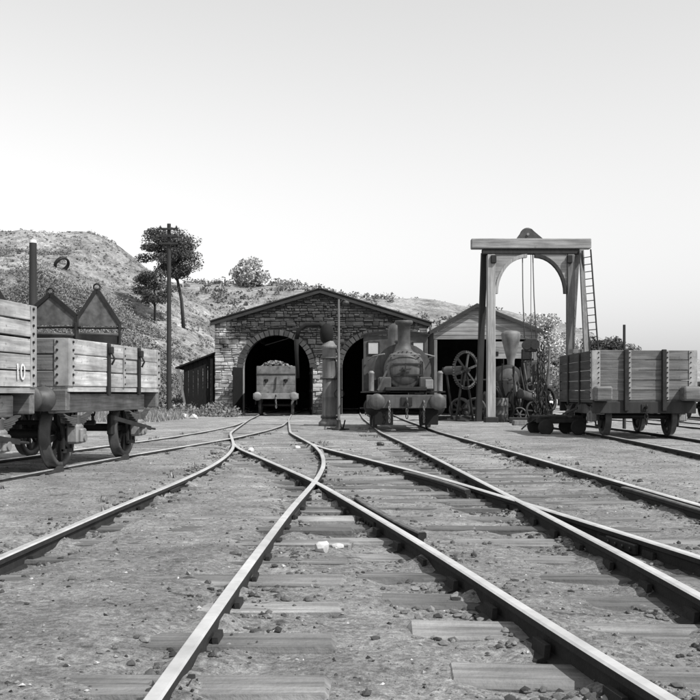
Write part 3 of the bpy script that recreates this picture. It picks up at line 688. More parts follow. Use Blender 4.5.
def wagon(label, loc, rz, Lh, W, planks, ph, fz, wb, py, px, dumb, doors=True, cornerm='plate_pale', pale=True, lettering=None, group='four wheeled goods wagons'):
    t = thing('goods_wagon', label, 'wagon', loc, rz, group)
    hl, hw, top = Lh/2, W/2, fz+planks*ph
    MB().box((0, 0, fz-.03), (W-.02, Lh-.02, .06)).build('floor', py, t)
    seg = [(-hl, hl)]
    if doors: seg = [(-hl, -hl*.27), (-hl*.27, hl*.42), (hl*.42, hl)]
    cache = {}
    for s in (-1, 1):
        for k in range(planks):
            for a, b in seg:
                g = .006; key = round(b-a, 3)
                if key not in cache: cache[key] = MB().box((0, 0, 0), (.06, b-a-g, ph-.014), .007, jit=.004).mesh('side_plank', py)
                put('side_plank', cache[key], t, (s*(hw-.03)+random.uniform(-.006, .006), (a+b)/2, fz+(k+.5)*ph+random.uniform(-.003, .003)), rot=(random.uniform(-.0025, .0025), random.uniform(-.03, .03), random.uniform(-.003, .003)))
    em = MB().box((0, 0, 0), (W-.13, .06, ph-.014), .007, jit=.004).mesh('end_plank', px)
    for e in (-1, 1):
        for k in range(planks):
            put('end_plank', em, t, (0, e*(hl-.035)+random.uniform(-.006, .006), fz+(k+.5)*ph), rot=(random.uniform(-.03, .03), random.uniform(-.003, .003), random.uniform(-.003, .003)))
        for s in (-1, 1):
            m = MB(); hh = planks*ph-.02
            m.box((s*(hw+.004), e*(hl-.075), fz+hh/2+.01), (.014, .15, hh), .003); m.box((s*(hw-.09), e*(hl+.004), fz+hh/2+.01), (.19, .014, hh), .003)
            for k in range(planks*2):
                zb = fz+(k+.5)*ph/2
                m.cyl((s*(hw-.02), e*(hl-.105), zb), (s*(hw+.028), e*(hl-.105), zb), .016, n=6, mi=1); m.cyl((s*(hw-.145), e*(hl-.02), zb), (s*(hw-.145), e*(hl+.028), zb), .016, n=6, mi=1)
            m.build('corner_plate', (cornerm, 'iron'), t)
            m = MB(); m.box((s*hw*.36, e*(hl+.05), fz+(planks*ph)/2-.12), (.10, .10, planks*ph+.26), .012); st = m.build('end_stanchion', 'iron', t)  # stanchions coloured dark to carry their own shading and cast shadow
            m = MB(); m.box((s*hw*.36+.09, e*(hl+.003), fz+planks*ph/2), (.07, .012, planks*ph-.02), .003)
            for k in range(planks*2): m.cyl((s*hw*.36+.09, e*hl, fz+(k+.5)*ph/2), (s*hw*.36+.09, e*(hl+.03), fz+(k+.5)*ph/2), .016, n=6, mi=1)
            m.build('strap', (cornerm, 'iron'), t)
        MB().box((0, e*(hl-.04), fz-.17), (W-.05, .13, .27), .012).build('headstock', px if pale else 'pole_dark', t)  # tall wagon's headstock painted dark for the shade under its body
        m = MB(); m.tube([(0, e*(hl+.03), fz-.17), (0, e*(hl+.16), fz-.17), (0, e*(hl+.19), fz-.12), (0, e*(hl+.15), fz-.09)], [.03, .03, .026, .015], 8); m.box((0, e*(hl+.03), fz-.17), (.16, .03, .16), .004); m.build('coupling_hook', 'iron', t)
        m = MB()
        for k in range(3):
            c = Vector((0, e*(hl+.13), fz-.27-k*.11)); ring = [c+Vector(((.035*math.cos(a)) if k % 2 else 0, 0 if k % 2 else .035*math.cos(a), .075*math.sin(a))) for a in np.linspace(0, 2*math.pi, 13)]
            m.tube(ring, .013, 6)
        m.build('coupling_chain', 'iron', t)
        for s in (-1, 1):
            bx = s*.86 if not dumb else s*(hw-.2)
            if dumb:
                MB().box((bx, e*(hl+.17), fz+.15), (.38, .34, .33), .035, jit=.01).build('dumb_buffer', px, t)
            else:
                m = MB(); Ax = Matrix.Rotation(R(-90)*e, 4, 'X')
                m.lathe([(0, 0), (.16, 0), (.16, .03), (.11, .05), (.085, .26), (.0, .26)], (bx, e*(hl+.02), fz-.15), Ax, 16); m.build('buffer_socket', 'iron_grey', t)
                m = MB(); m.lathe([(.045, .2), (.045, .40), (.15, .41), (.165, .43), (.15, .455), (.08, .47), (0, .472)], (bx, e*(hl+.02), fz-.15), Ax, 18); m.build('buffer', 'iron_grey', t)
    for s in (-1, 1):
        MB().box((s*(hw-.27), 0, fz-.21), (.11, Lh-.24, .25), .012).build('solebar', py if pale else 'beam_wood', t)
        ycs = [v for v in ((-hl*.27, hl*.42) if doors else (-hl*.34, hl*.34))]
        for yc in ycs:
            m = MB(); m.box((s*(hw+.018), yc, fz+planks*ph/2-.06), (.035, .085, planks*ph+.1), .006)
            for k in range(planks*2): m.cyl((s*hw, yc+.07, fz+(k+.5)*ph/2), (s*(hw+.02), yc+.07, fz+(k+.5)*ph/2), .014, n=6)
            m.build('side_knee', 'iron', t)
            if doors:
                m = MB(); m.box((s*(hw+.05), yc, top-.1), (.05, .11, .1), .01); m.tube([(s*(hw+.06), yc, top-.14), (s*(hw+.09), yc+.03, top-.22), (s*(hw+.06), yc, top-.3)], .015, 6); m.build('door_latch', 'iron', t)
        if doors:
            yc = hl*.08; m = MB(); m.box((s*(hw+.01), yc, fz+planks*ph/2), (.018, .06, planks*ph-.02), .003)
            for k in range(planks*2): m.cyl((s*hw, yc, fz+(k+.5)*ph/2), (s*(hw+.03), yc, fz+(k+.5)*ph/2), .013, n=6, mi=1)
            m.build('door_strap', (cornerm, 'iron'), t)
        for yw in (-wb/2, wb/2):
            w = put('wheel', WH[0], t, (s*.70, yw, .44), 0 if s > 0 else math.pi); sp = put('spokes', WH[1], w); sp.rotation_euler = (random.uniform(0, 6), 0, 0)
            put('axle_box', AXM, t, (s*(hw-.17), yw, .44), 0 if s > 0 else math.pi); put('axle_guard', WIM, t, (s*(hw-.27), yw, .44))
            put('spring', SPM, t, (s*(hw-.16), yw, .62))
        m = MB(); m.bar((s*(hw-.06), -.1, .62), (s*(hw-.04), hl-.35, .42), .025, .06); m.cyl((s*(hw-.05), hl-.36, .42), (s*(hw-.04), hl-.12, .40), .016, n=8); m.build('brake_lever', 'iron', t)
        for yw in (-wb/2+.5, wb/2-.5):
            m = MB(); m.box((s*.76, yw, .5), (.1, .11, .34), .03); m.bar((s*.76, yw, .9), (s*.76, yw, .6), .04, .05); m.build('brake_block', 'iron', t)
    for yw in (-wb/2, wb/2): MB().cyl((-.9, yw, .44), (.9, yw, .44), .06, n=10).build('axle', 'iron', t)
    MB().cyl((-.8, 0, .55), (.8, 0, .55), .035, n=8).build('brake_shaft', 'iron', t)
    return t

sl = slope(LL, 14.4)
wgL = wagon('low three plank wagon with pale sides carrying iron skips', (at(LL, 14.43)-.02, 14.43, RT), -math.atan(sl), 3.75, 2.34, 3, .205, 1.05, 2.5, 'plank_y', 'plank_x_grey', False)
y2 = 9.82
wgN = wagon('taller plank wagon cut by the left edge of the picture', (at(LL, y2)-.06, y2, RT), -math.atan(slope(LL, y2)), 3.75, 2.34, 5, .19, 1.03, 2.5, 'plank_y', 'plank_x_grey', False, doors=False)
wgR = wagon('tall grey wooden wagon with dumb buffers, end-on beside the gantry', (6.585, 24.8, RT), 0.0, 3.8, 2.4, 5, .23, .82, 2.5, 'plank_y_grey', 'plank_x_grey', True, doors=False, pale=False)
wgF = wagon('dark low wagon half cut by the right edge, beyond the tall wagon', (at(LF, 41)+.1, 41, RT), 0.0, 4.2, 2.3, 2, .25, .95, 2.6, 'plank_y_grey', 'plank_y_grey', True, doors=False, pale=False)
# painted number on the near wagon's side
cu = bpy.data.curves.new('number', 'FONT'); cu.body = '10'; cu.size = .26; cu.extrude = .002
tmp = bpy.data.objects.new('tmp', cu); C.objects.link(tmp); dg = bpy.context.evaluated_depsgraph_get()
me = bpy.data.meshes.new_from_object(tmp.evaluated_get(dg)); bpy.data.objects.remove(tmp)
me.materials.clear(); me.materials.append(MATS['white_paint'])
put('painted_number', me, wgN, (1.185, 1.30, 1.12), rot=(R(90), 0, R(90)))

# iron wedges under the left wagon's wheels
def chock(label, yw):
    M = MB(); M.prism([(-.11, 0), (.13, 0), (.1, .04), (-.09, .09)], 'X', -.04, .04); M.box((0, .2, .02), (.05, .3, .03), .005)
    o = M.build('wheel_chock', 'pole_dark', None, (at(LL, yw)+G+.07, yw-.36, RT-.06), -math.atan(slope(LL, yw))+math.pi); tag(o, label, 'chock', 'wedges under the left wagon wheels')
chock('dark wedge on the rail at the nearer wheel of the low plank wagon', 13.2)
chock('dark wedge on the rail at the further wheel of the low plank wagon', 15.7)

# iron skips with triangular lifting bails
def skip(label, x, y, z, rz, w, hgt, bail, rim):
    t = thing('iron_skip', label, 'skip', (x, y, z), rz, 'iron skips standing in the wagons')
    MB().lathe([(0, .02), (w*.36, .02), (w*.42, .08), (w*.5, hgt), (w*.52, hgt+.01), (w*.52, hgt+.04), (w*.48, hgt+.04), (w*.46, hgt-.02), (w*.38, .1), (0, .08)], n=26).build('bucket', 'iron_grey', t)
    MB().cyl((-w*.62, 0, hgt+.13), (w*.62, 0, hgt+.13), .016, n=8).build('pivot_rod', 'iron', t)
    for s in (-1, 1):
        MB().box((s*w*.53, 0, hgt+.02), (.03, .09, .34), .006).build('trunnion_plate', 'iron', t)
        m = MB(); m.bar((s*w*.53, 0, hgt+.1), (s*w*.53, 0, hgt+.1+rim), .045, .05); m.bar((s*w*.53, 0, hgt+.1+rim), (0, 0, hgt+.1+bail), .045, .055); m.build('bail_arm', 'iron', t)
    b0 = hgt+.16
    MB().prism([(-w*.50, b0), (w*.50, b0), (w*.50, hgt+.1+rim), (0, hgt+.07+bail), (-w*.50, hgt+.1+rim)], 'Y', -.006, .006).build('peak_plate', 'iron_plate', t)
    m = MB(); m.tube([(.05*math.cos(a), 0, hgt+.1+bail+.03+.05*math.sin(a)) for a in np.linspace(0, 2*math.pi, 12)], .014, 6); m.build('lifting_eye', 'iron', t)
fzL = RT+1.05
skip('iron skip with a sharp triangular lifting bail, further one in the low wagon', -3.94, 15.15, fzL, R(4), .64, .78, .62, .10)
skip('iron skip with a wide blunt lifting bail, nearer one in the low wagon', -4.14, 13.5, fzL, R(-8), .70, .68, .48, .18)
skip('iron skip standing in the taller wagon at the left picture edge', -4.18, 11.1, RT+1.03, R(10), .64, .62, .66, .1)

# ------------------------------------------------------------------ timber gantry
g = thing('lifting_gantry', 'tall timber lifting gantry with curved knee brackets and a top pulley', 'gantry', (6.25, 36, 0))
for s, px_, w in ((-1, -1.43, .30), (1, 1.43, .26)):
    MB().box((px_, 0, 3.05), (w, .32, 6.1), .025, jit=.004).build('post', 'post_pale' if s < 0 else 'beam_wood', g)  # right post given darker wood, its shadow put into the colour
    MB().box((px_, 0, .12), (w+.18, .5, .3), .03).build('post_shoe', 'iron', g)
MB().box((0, 0, 6.49), (4.3, .36, .36), .025, jit=.004).build('top_beam', 'beam_pale', g)
MB().box((0, .02, 6.21), (3.5, .28, .18), .015).build('under_beam', 'pole_dark', g)
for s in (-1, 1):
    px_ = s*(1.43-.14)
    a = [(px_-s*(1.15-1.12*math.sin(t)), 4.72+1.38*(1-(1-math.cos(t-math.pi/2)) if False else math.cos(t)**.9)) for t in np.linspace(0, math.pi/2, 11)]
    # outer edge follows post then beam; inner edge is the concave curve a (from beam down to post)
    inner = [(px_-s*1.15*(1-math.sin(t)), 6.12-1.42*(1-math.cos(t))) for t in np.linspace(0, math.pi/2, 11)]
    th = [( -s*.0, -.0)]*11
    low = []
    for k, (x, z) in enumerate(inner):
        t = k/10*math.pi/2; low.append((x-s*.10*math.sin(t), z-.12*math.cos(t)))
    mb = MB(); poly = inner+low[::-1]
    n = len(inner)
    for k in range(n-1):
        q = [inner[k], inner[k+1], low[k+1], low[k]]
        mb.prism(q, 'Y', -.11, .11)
    mb.build('knee_bracket', 'pole_dark' if s > 0 else 'post_pale', g)  # right knee painted dark for its unlit underside, left one pale as lit
    wb_ = MB()
    for k in range(n-1): wb_.prism([(px_, 6.118), inner[k], inner[k+1]], 'Y', -.07, .07)
    wb_.build('bracket_web', 'beam_pale', g)
    MB().box((s*1.36, -.2, 5.92), (.2, .1, .3), .03).build('iron_cheek', 'iron', g)
mb = MB(); mb.lathe([(.0, -.05), (.27, -.05), (.27, -.03), (.22, 0), (.27, .03), (.27, .05), (0, .05)], (-.12, 0, 6.80), 'Y', 22); mb.build('top_pulley', 'iron_grey', g)
for s in (-1, 1): MB().prism([(-.52, 6.672), (.42, 6.672), (.1, 6.94), (.02, 7.02), (-.26, 7.02), (-.34, 6.92)], 'Y', s*.09-.02, s*.09+.02).build('pulley_cheek', 'iron_grey', g)
MB().cyl((-.12, -.16, 6.82), (-.12, .16, 6.82), .05, n=10).build('pulley_pin', 'iron_pale', g)
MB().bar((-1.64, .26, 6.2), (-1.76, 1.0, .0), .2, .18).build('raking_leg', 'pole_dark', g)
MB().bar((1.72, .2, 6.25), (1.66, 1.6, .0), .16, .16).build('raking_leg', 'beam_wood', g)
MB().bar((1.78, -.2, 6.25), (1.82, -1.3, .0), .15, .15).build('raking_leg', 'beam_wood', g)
MB().bar((1.43, .1, 2.3), (1.72, .1, 2.8), .1, .1).build('brace', 'beam_wood', g)
MB().box((1.6, -.3, 2.62), (.55, .08, .14), .01).build('brace', 'beam_wood', g)
# ladder (leans on the gantry: its own thing)
ld = thing('ladder', 'slender ladder with thin rungs leaning on the right end of the gantry', 'ladder', (8.25, 35.3, 0))
p0 = [(.16, .0, 0), (.46, .0, 0)]; p1 = [(-.22, .35, 6.2), (.08, .35, 6.25)]
for a, b in zip(p0, p1): MB().bar(a, b, .05, .035).build('stile', 'pole_dark', ld)
for k in range(1, 24):
    t = k/24; a = Vector(p0[0]).lerp(Vector(p1[0]), t); b = Vector(p0[1]).lerp(Vector(p1[1]), t)
    MB().cyl(a, b, .016, n=6).build('rung', 'pole_dark', ld)
# hoist ropes, block and chains hanging from the pulley
hs = thing('hoist_tackle', 'hoist ropes with pulley block and hook hanging from the gantry', 'hoist', (6.15, 36, 0))
MB().tube([(-.20, 0, 6.85), (-.18, 0, 4.6), (-.12, 0, 3.1)], .02, 6).build('rope', 'rope', hs); MB().tube([(.16, 0, 6.8), (.22, 0, 4.6), (.30, 0, 3.1)], .02, 6).build('rope', 'rope', hs); MB().tube([(.12, .05, 6.6), (.12, .05, 4.0), (.14, .05, 3.1)], .012, 6).build('rope', 'rope', hs)
mb = MB(); mb.box((.1, 0, 2.85), (.46, .1, .5), .05); mb.cyl((-.05, -.09, 2.85), (-.05, .09, 2.85), .16, n=16); mb.cyl((.25, -.09, 2.85), (.25, .09, 2.85), .16, n=16); mb.build('pulley_block', 'iron', hs)
def chain(pts, lw, parent, m='iron', name='chain'):
    pts = [Vector(p) for p in pts]; mb = MB()
    for i in range(len(pts)-1):
        d = pts[i+1]-pts[i]; n = max(1, int(d.length/(lw*1.6))); ax = d.normalized(); u = ax.orthogonal().normalized(); w = ax.cross(u)
        for k in range(n):
            c = pts[i]+d*((k+.5)/n); e = u if k % 2 else w
            mb.tube([c+ax*(lw*1.0*math.cos(a))+e*(lw*.55*math.sin(a)) for a in np.linspace(0, 2*math.pi, 9)], lw*.2, 5)
    return mb.build(name, m, parent)
chain([(.1, 0, 2.6), (.12, 0, 1.7)], .07, hs)
mb = MB(); mb.tube([(.12, 0, 1.72), (.12, 0, 1.5)]+[(.12-.16*math.sin(a), 0, 1.34+.16*math.cos(a)) for a in np.linspace(0, 4.4, 12)], [.035]*9+[.035, .033, .03, .025, .018], 8); mb.build('hook', 'iron_grey', hs)
chain([(.36, .02, 3.0), (.40, .02, 2.2), (.46, .05, 1.2), (.44, .0, .15)], .11, hs); chain([(.55, .1, 2.9), (.60, .1, 1.6), (.62, .05, .12)], .12, hs); chain([(.3, .05, 1.9), (.2, .05, 1.1), (.30, 0, .5), (.42, 0, 1.0), (.5, .05, 1.9)], .09, hs)
# hand winch on the left post
wn_ = thing('hand_winch', 'spoked gear wheel hand winch standing left of the gantry post', 'winch', (4.05, 37.2, 0), R(42))
mb = MB(); mb.lathe([(.62, -.035), (.68, -.035), (.68, .035), (.62, .035)], (0, 0, 1.98), 'Y', 36, closed=True)
for k in range(44):
    a = 2*math.pi*k/44; mb.box((.70*math.cos(a), 0, 1.98+.70*math.sin(a)), (.05, .07, .045), rot=Matrix.Rotation(-a, 4, 'Y'))
gw = mb.build('gear_wheel', 'iron_grey', wn_)
mb = MB()
for k in range(6):
    a = math.pi*k/3+.3; mb.bar((0, 0, 1.98), (.64*math.cos(a), 0, 1.98+.64*math.sin(a)), .05, .07)
mb.cyl((0, -.1, 1.98), (0, .1, 1.98), .1, n=14); mb.build('spokes', 'iron_grey', gw)
MB().cyl((0, .1, 1.98), (0, 1.0, 1.98), .16, n=18).build('drum', 'iron_grey', wn_); MB().cyl((0, -.2, 1.98), (0, 1.2, 1.98), .045, n=10).build('shaft', 'iron_grey', wn_)
for yy in (.06, 1.08):
    for s in (-1, 1): MB().bar((s*.5, yy, 0), (s*.06, yy, 2.1), .07, .05).build('side_frame', 'iron', wn_)
mb = MB(); mb.lathe([(.0, -.04), (.13, -.04), (.13, .04), (0, .04)], (.72, -.02, 1.62), 'Y', 14); mb.cyl((.72, -.5, 1.62), (.72, 1.1, 1.62), .03, n=8); mb.bar((.72, -.5, 1.62), (.95, -.5, 1.35), .03, .05); mb.cyl((.95, -.75, 1.35), (.95, -.48, 1.35), .02, n=8); mb.build('crank_handle', 'iron_grey', wn_)
MB().box((.4, .55, .06), (1.5, 1.5, .12), .02).build('base_frame', 'pole_dark', wn_)

# portable boiler between the gantry legs
pb = thing('portable_boiler', 'black portable boiler with pale conical funnel under the gantry', 'boiler', (6.1, 40.2, 0))
mb = MB(); mb.lathe([(0, 0), (.5, 0), (.54, .03), (.56, .06), (.56, 2.2), (0, 2.2)], (0, 0, 1.72), 'Y', 30); mb.build('barrel', 'iron', pb)
mb = MB(); mb.lathe([(.0, -.04), (.36, -.035), (.40, .0)], (0, 0, 1.72), 'Y', 26); mb.cyl((0, -.12, 1.72), (0, 0, 1.72), .04, n=8); mb.bar((0, -.1, 1.72), (.2, -.1, 1.8), .025, .03); mb.build('smokebox_door', 'iron_grey', pb)
mb = MB(); mb.lathe([(.14, 2.2), (.15, 2.45), (.22, 2.7), (.36, 3.25), (.40, 3.5), (.36, 3.62), (.22, 3.66), (.2, 3.4)], (.16, .5, 0), 'Z', 22); mb.build('funnel', 'iron_funnel', pb)
for s in (-1, 1):
    for yy, rr in ((.25, .45), (1.9, .6)):
        w = MB(); w.lathe([(rr*.86, -.05), (rr, -.05), (rr, .05), (rr*.86, .05)], (s*.7, yy, rr), 'X', 26, closed=True); wo_ = w.build('wheel', 'iron_grey', pb)
        w = MB()
        for k in range(9):
            a = 2*math.pi*k/9; w.bar((s*.7, yy, rr), (s*.7, yy+rr*.9*math.cos(a), rr+rr*.9*math.sin(a)), .035, .035)
        w.cyl((s*.62, yy, rr), (s*.8, yy, rr), .08, n=10); w.build('spokes', 'iron_grey', wo_)
MB().cyl((-.75, .25, .45), (.75, .25, .45), .05, n=8).build('axle', 'iron', pb); MB().cyl((-.75, 1.9, .6), (.75, 1.9, .6), .05, n=8).build('axle', 'iron', pb)
MB().box((0, .25, .82), (.5, .35, .75), .03).build('saddle', 'iron', pb)
MB().box((0, 1.9, 1.1), (.95, .7, 1.3), .04).build('firebox', 'iron', pb)
MB().cyl((.1, -.35, 1.18), (.1, -.35, 1.48), .2, .25, 16).build('feed_tray', 'iron_pale', pb)
# vertical engine right of it
ve = thing('stationary_engine', 'old stationary engine with dark wheels and fittings under the gantry', 'engine', (7.05, 40.0, 0))
MB().box((0, .4, .3), (.95, 1.1, .6), .03).build('bed', 'iron_grey', ve); MB().box((0, .5, 1.05), (.7, .5, .9), .03).build('standard', 'iron', ve)
mb = MB(); mb.lathe([(0, -.3), (.2, -.3), (.22, -.27), (.2, -.22), (.2, .22), (.22, .27), (.2, .3), (0, .3)], (-.1, .1, 1.0), 'Y', 18); mb.build('cylinder', 'iron_pale', ve)
mb = MB(); mb.lathe([(.48, -.05), (.58, -.05), (.58, .05), (.48, .05)], (.55, .5, 1.15), 'X', 30, closed=True); fw = mb.build('flywheel', 'iron', ve)
mb = MB()
for k in range(6):
    a = math.pi*k/3; mb.bar((.55, .5, 1.15), (.55, .5+.52*math.cos(a), 1.15+.52*math.sin(a)), .04, .06)
mb.build('spokes', 'iron', fw)
MB().box((.05, .45, 1.75), (.6, .4, .32), .02).build('feed_tank', 'iron_grey', ve); MB().box((.05, .5, 2.2), (.85, .5, .5), .03).build('header_tank', 'iron', ve)
MB().tube([(-.3, .2, 1.3), (-.34, .1, 1.8), (-.28, .2, 2.6), (-.1, .4, 2.9)], .04, 8).build('pipe', 'iron_grey', ve); MB().tube([(.35, .2, .6), (.38, .1, 1.5), (.32, .15, 2.4)], .03, 8).build('pipe', 'iron_pale', ve)
# hand trolley on the siding ahead of the tall wagon
tr = thing('rail_trolley', 'low dark hand trolley on small wheels beside the tall wagon', 'trolley', (5.05, 25.4, .09), R(8))
for s in (-1, 1):
    MB().box((0, s*.36, .34), (1.25, .1, .12), .01).build('frame_bar', 'pole_dark', tr); MB().box((s*.5, 0, .35), (.1, .7, .1), .01).build('frame_bar', 'pole_dark', tr)
    for q in (-1, 1):
        w = MB(); w.lathe([(0, -.04), (.17, -.04), (.2, -.035), (.2, -.02), (.17, -.015), (.17, .05), (.06, .05), (0, .06)], (s*.42, q*.45, .17), 'Y', 20); w.build('wheel', 'iron', tr)
for k in range(3): MB().box((-.42+k*.42, 0, .43), (.3, .85, .05), .008, jit=.01).build('deck_plank', 'pole_dark', tr)
mb = MB(); mb.tube([(-.6, -.2, .36), (-.85, -.3, .25), (-1.0, -.32, .12)], .02, 6); mb.build('draw_bar', 'iron', tr)

# ------------------------------------------------------------------ water crane and lamp pole
wc = thing('water_crane', 'thick grey water crane column with black swan neck between the arches', 'water crane', (-.90, 32.3, .05))
mb = MB(); mb.lathe([(0, 0), (.34, 0), (.34, .12), (.26, .2), (.23, .26), (.22, .9), (.235, .92), (.235, .98), (.22, 1.0), (.22, 2.5), (.25, 2.52), (.25, 2.6), (.2, 2.64), (.14, 2.75)], n=24); mb.build('column', 'column_grey', wc)
for zf in (.30, 1.55, 2.2):
    mb = MB(); mb.lathe([(.222, -.03), (.275, -.03), (.275, .03), (.222, .03)], (0, 0, zf), 'Z', 24, closed=True)
    for k in range(10): mb.cyl((.25*math.cos(k*.628), .25*math.sin(k*.628), zf-.05), (.25*math.cos(k*.628), .25*math.sin(k*.628), zf+.05), .016, n=6)
    mb.build('flange', 'iron_grey', wc)
MB().tube([(.3, -.05, .1), (.3, -.05, 2.3), (.2, -.03, 2.6)], .03, 8).build('drain_pipe', 'iron', wc)
mb = MB(); mb.lathe([(.14, 2.7), (.2, 2.78), (.23, 3.0), (.2, 3.2), (.1, 3.3), (0, 3.32)], (-.08, 0, 0), n=18); mb.build('valve_head', 'black', wc)
mb = MB(); mb.tube([(-.1, 0, 3.1), (-.3, -.05, 3.28), (-.75, -.1, 3.26), (-.98, -.12, 3.1), (-1.05, -.12, 2.8)], .075, 10); mb.build('swan_neck', 'black', wc)
mb = MB(); mb.tube([(-1.05, -.12, 2.8), (-1.04, -.12, 2.3), (-1.0, -.12, 1.55)], [.08, .06, .05], 8); mb.build('leather_bag', 'black', wc)
mb = MB(); mb.bar((.2, -.1, 2.2), (.32, -.15, 1.1), .03, .03); mb.lathe([(.13, -.015), (.16, -.015), (.16, .015), (.13, .015)], (.33, -.15, 1.05), 'Y', 16, closed=True); mb.build('hand_wheel', 'iron', wc)
lp = thing('lamp_pole', 'thin upright pole with a small bracket beside the water crane', 'pole', (-.52, 28.6, .05))
MB().cyl((0, 0, 0), (0, 0, 3.75), .042, .03, 10).build('shaft', 'beam_wood', lp); MB().lathe([(0, 0), (.2, 0), (.2, .04), (.08, .1), (.05, .3)], n=14).build('foot', 'iron', lp)
mb = MB(); mb.tube([(0, 0, 3.6), (.12, 0, 3.75), (.2, 0, 3.72)], .015, 6); mb.lathe([(.02, 3.72), (.09, 3.68), (.1, 3.62), (.06, 3.6), (0, 3.6)], (.2, 0, 0), n=12); mb.build('lamp_bracket', 'iron_grey', lp)
mb = MB(); mb.bar((-.35, .05, .06), (.3, .05, .03), .06, .04); mb.bar((.12, 0, .05), (.18, -.15, .3), .03, .03); mb.build('point_lever', 'iron', lp)

# ------------------------------------------------------------------ saddle tank locomotive at the right arch
lc = thing('tank_locomotive', 'small four wheeled saddle tank locomotive facing out of the right arch', 'locomotive', (at(LC, 26.9), 26.6, RT), -math.atan(slope(LC, 29)))
MB().box((0, 0, .76), (2.12, .12, .36), .015).build('buffer_beam', 'iron_sooty', lc)
for s in (-1, 1):
    mb = MB(); A = Matrix.Rotation(R(90), 4, 'X')
    mb.lathe([(0, 0), (.2, 0), (.2, .05), (.15, .08), (.13, .3), (.2, .31), (.215, .33), (.2, .36), (.1, .375), (0, .38)], (s*.80, -.06, .76), A, 20); mb.build('buffer', 'iron_sooty', lc)
    chain([(s*.46, -.1, .72), (s*.46, -.12, .2)], .05, lc, 'iron_pale', 'side_chain'); MB().tube([(s*.46, -.06, .78), (s*.46, -.15, .76), (s*.46, -.13, .7)], .022, 6).build('chain_hook', 'iron_pale', lc)
    MB().box((s*.52, 2.8, .72), (.04, 5.4, .5), .004).build('frame_plate', 'black', lc)
    MB().box((s*.8, 2.9, 1.02), (.52, 5.5, .04), .004).build('footplate', 'iron', lc)
    MB().box((s*.82, 5.6, .5), (.5, .9, .04), .004).build('step', 'iron', lc)
    mb = MB(); mb.lathe([(0, 0), (.24, 0), (.26, .03), (.26, .09), (.23, .1), (.23, .75), (.26, .76), (.26, .82), (0, .85)], (s*.84, .55, .62), 'Y', 22); mb.build('cylinder', 'iron', lc)
    for yw in (2.0, 3.9):
        w = put('wheel', WH[0], lc, (s*.70, yw, .44), 0 if s > 0 else math.pi); put('spokes', WH[1], w)
    MB().bar((s*.9, 2.0, .34), (s*.9, 3.9, .34), .04, .09).build('coupling_rod', 'iron_pale', lc); MB().bar((s*.96, 1.3, .6), (s*.96, 3.9, .36), .04, .08).build('connecting_rod', 'iron_pale', lc)
    MB().box((s*.55, .62, 1.22), (.34, .5, .4), .03).build('sand_box', 'iron_grey', lc)
    mb = MB(); mb.lathe([(.07, 1.04), (.07, 1.5), (.09, 1.52), (.04, 1.58), (0, 1.58)], (s*.92, .2, 0), n=12); mb.build('lubricator', 'iron_pale', lc)
MB().box((0, -.08, .76), (.3, .04, .24), .01).build('hook_plate', 'iron', lc)
MB().tube([(0, -.1, .76), (0, -.24, .76), (0, -.28, .82), (0, -.24, .87)], [.035, .035, .03, .02], 8).build('coupling_hook', 'iron_grey', lc); chain([(0, -.22, .74), (0, -.2, .3)], .07, lc, 'iron_grey', 'coupling_chain')
mb = MB(); mb.lathe([(0, .5), (.50, .5), (.55, .53), (.55, 1.35), (.0, 1.35)], (0, 0, 1.62), 'Y', 32); mb.build('smokebox', 'iron_sooty', lc)
mb = MB(); mb.lathe([(0, .43), (.2, .44), (.38, .47), (.42, .5)], (0, 0, 1.62), 'Y', 28); dr = mb.build('smokebox_door', 'iron_sooty', lc)
mb = MB(); mb.cyl((0, .34, 1.62), (0, .45, 1.62), .035, n=10); mb.bar((-.01, .36, 1.44), (.01, .36, 1.80), .022, .03); mb.bar((-.16, .38, 1.6), (.16, .38, 1.64), .022, .03); mb.build('door_dart', 'iron', dr)
for zz in (1.47, 1.77): MB().box((.06, .435, zz), (.80, .02, .05), .004).build('door_hinge', 'iron', dr)
MB().cyl((.47, .45, 1.4), (.47, .45, 1.84), .022, n=8).build('hinge_pin', 'iron', dr)
mb = MB()
for k in range(26):
    a = 2*math.pi*k/26; mb.cyl((.495*math.cos(a), .48, 1.62+.495*math.sin(a)), (.495*math.cos(a), .51, 1.62+.495*math.sin(a)), .014, n=6)
mb.build('rivets', 'iron', lc)
MB().tube([(-.42, .5, 2.0), (-.38, .42, 2.03), (.38, .42, 2.03), (.42, .5, 2.0)], .016, 6).build('front_rail', 'iron_pale', lc)
MB().box((.0, .3, 1.1), (1.1, .55, .1), .01).build('front_platform', 'iron', lc)
MB().box((.62, .18, 1.22), (.22, .2, .26), .02).build('tool_box', 'iron_pale', lc)
for q in (-1, 1): MB().box((q*.6, .02, .36), (.5, .05, .44), .01).build('guard_plate', 'black', lc)
MB().box((0, .95, 1.15), (.8, .75, .3), .02).build('smokebox_saddle', 'iron', lc)
mb = MB(); mb.lathe([(.26, 2.13), (.2, 2.2), (.17, 2.3), (.18, 2.85), (.235, 2.88), (.25, 2.94), (.23, 2.98), (.16, 2.98), (.15, 2.5)], (0, .9, 0), n=24); mb.build('chimney', 'iron_grey', lc)
MB().cyl((0, 1.3, 1.62), (0, 4.4, 1.62), .5, n=28).build('boiler', 'iron', lc)
pr = []
for k in range(17):
    a = math.pi*(1.12-1.24*k/16); pr.append((.80*math.cos(a), 1.62+.74*math.sin(a)+.02))
inn = [(.53*math.cos(math.pi*(1.12-1.24*k/16)), 1.62+.53*math.sin(math.pi*(1.12-1.24*k/16))) for k in range(17)]
mb = MB()
for k in range(16): mb.prism([pr[k], pr[k+1], inn[k+1], inn[k]], 'Y', 1.36, 4.15)
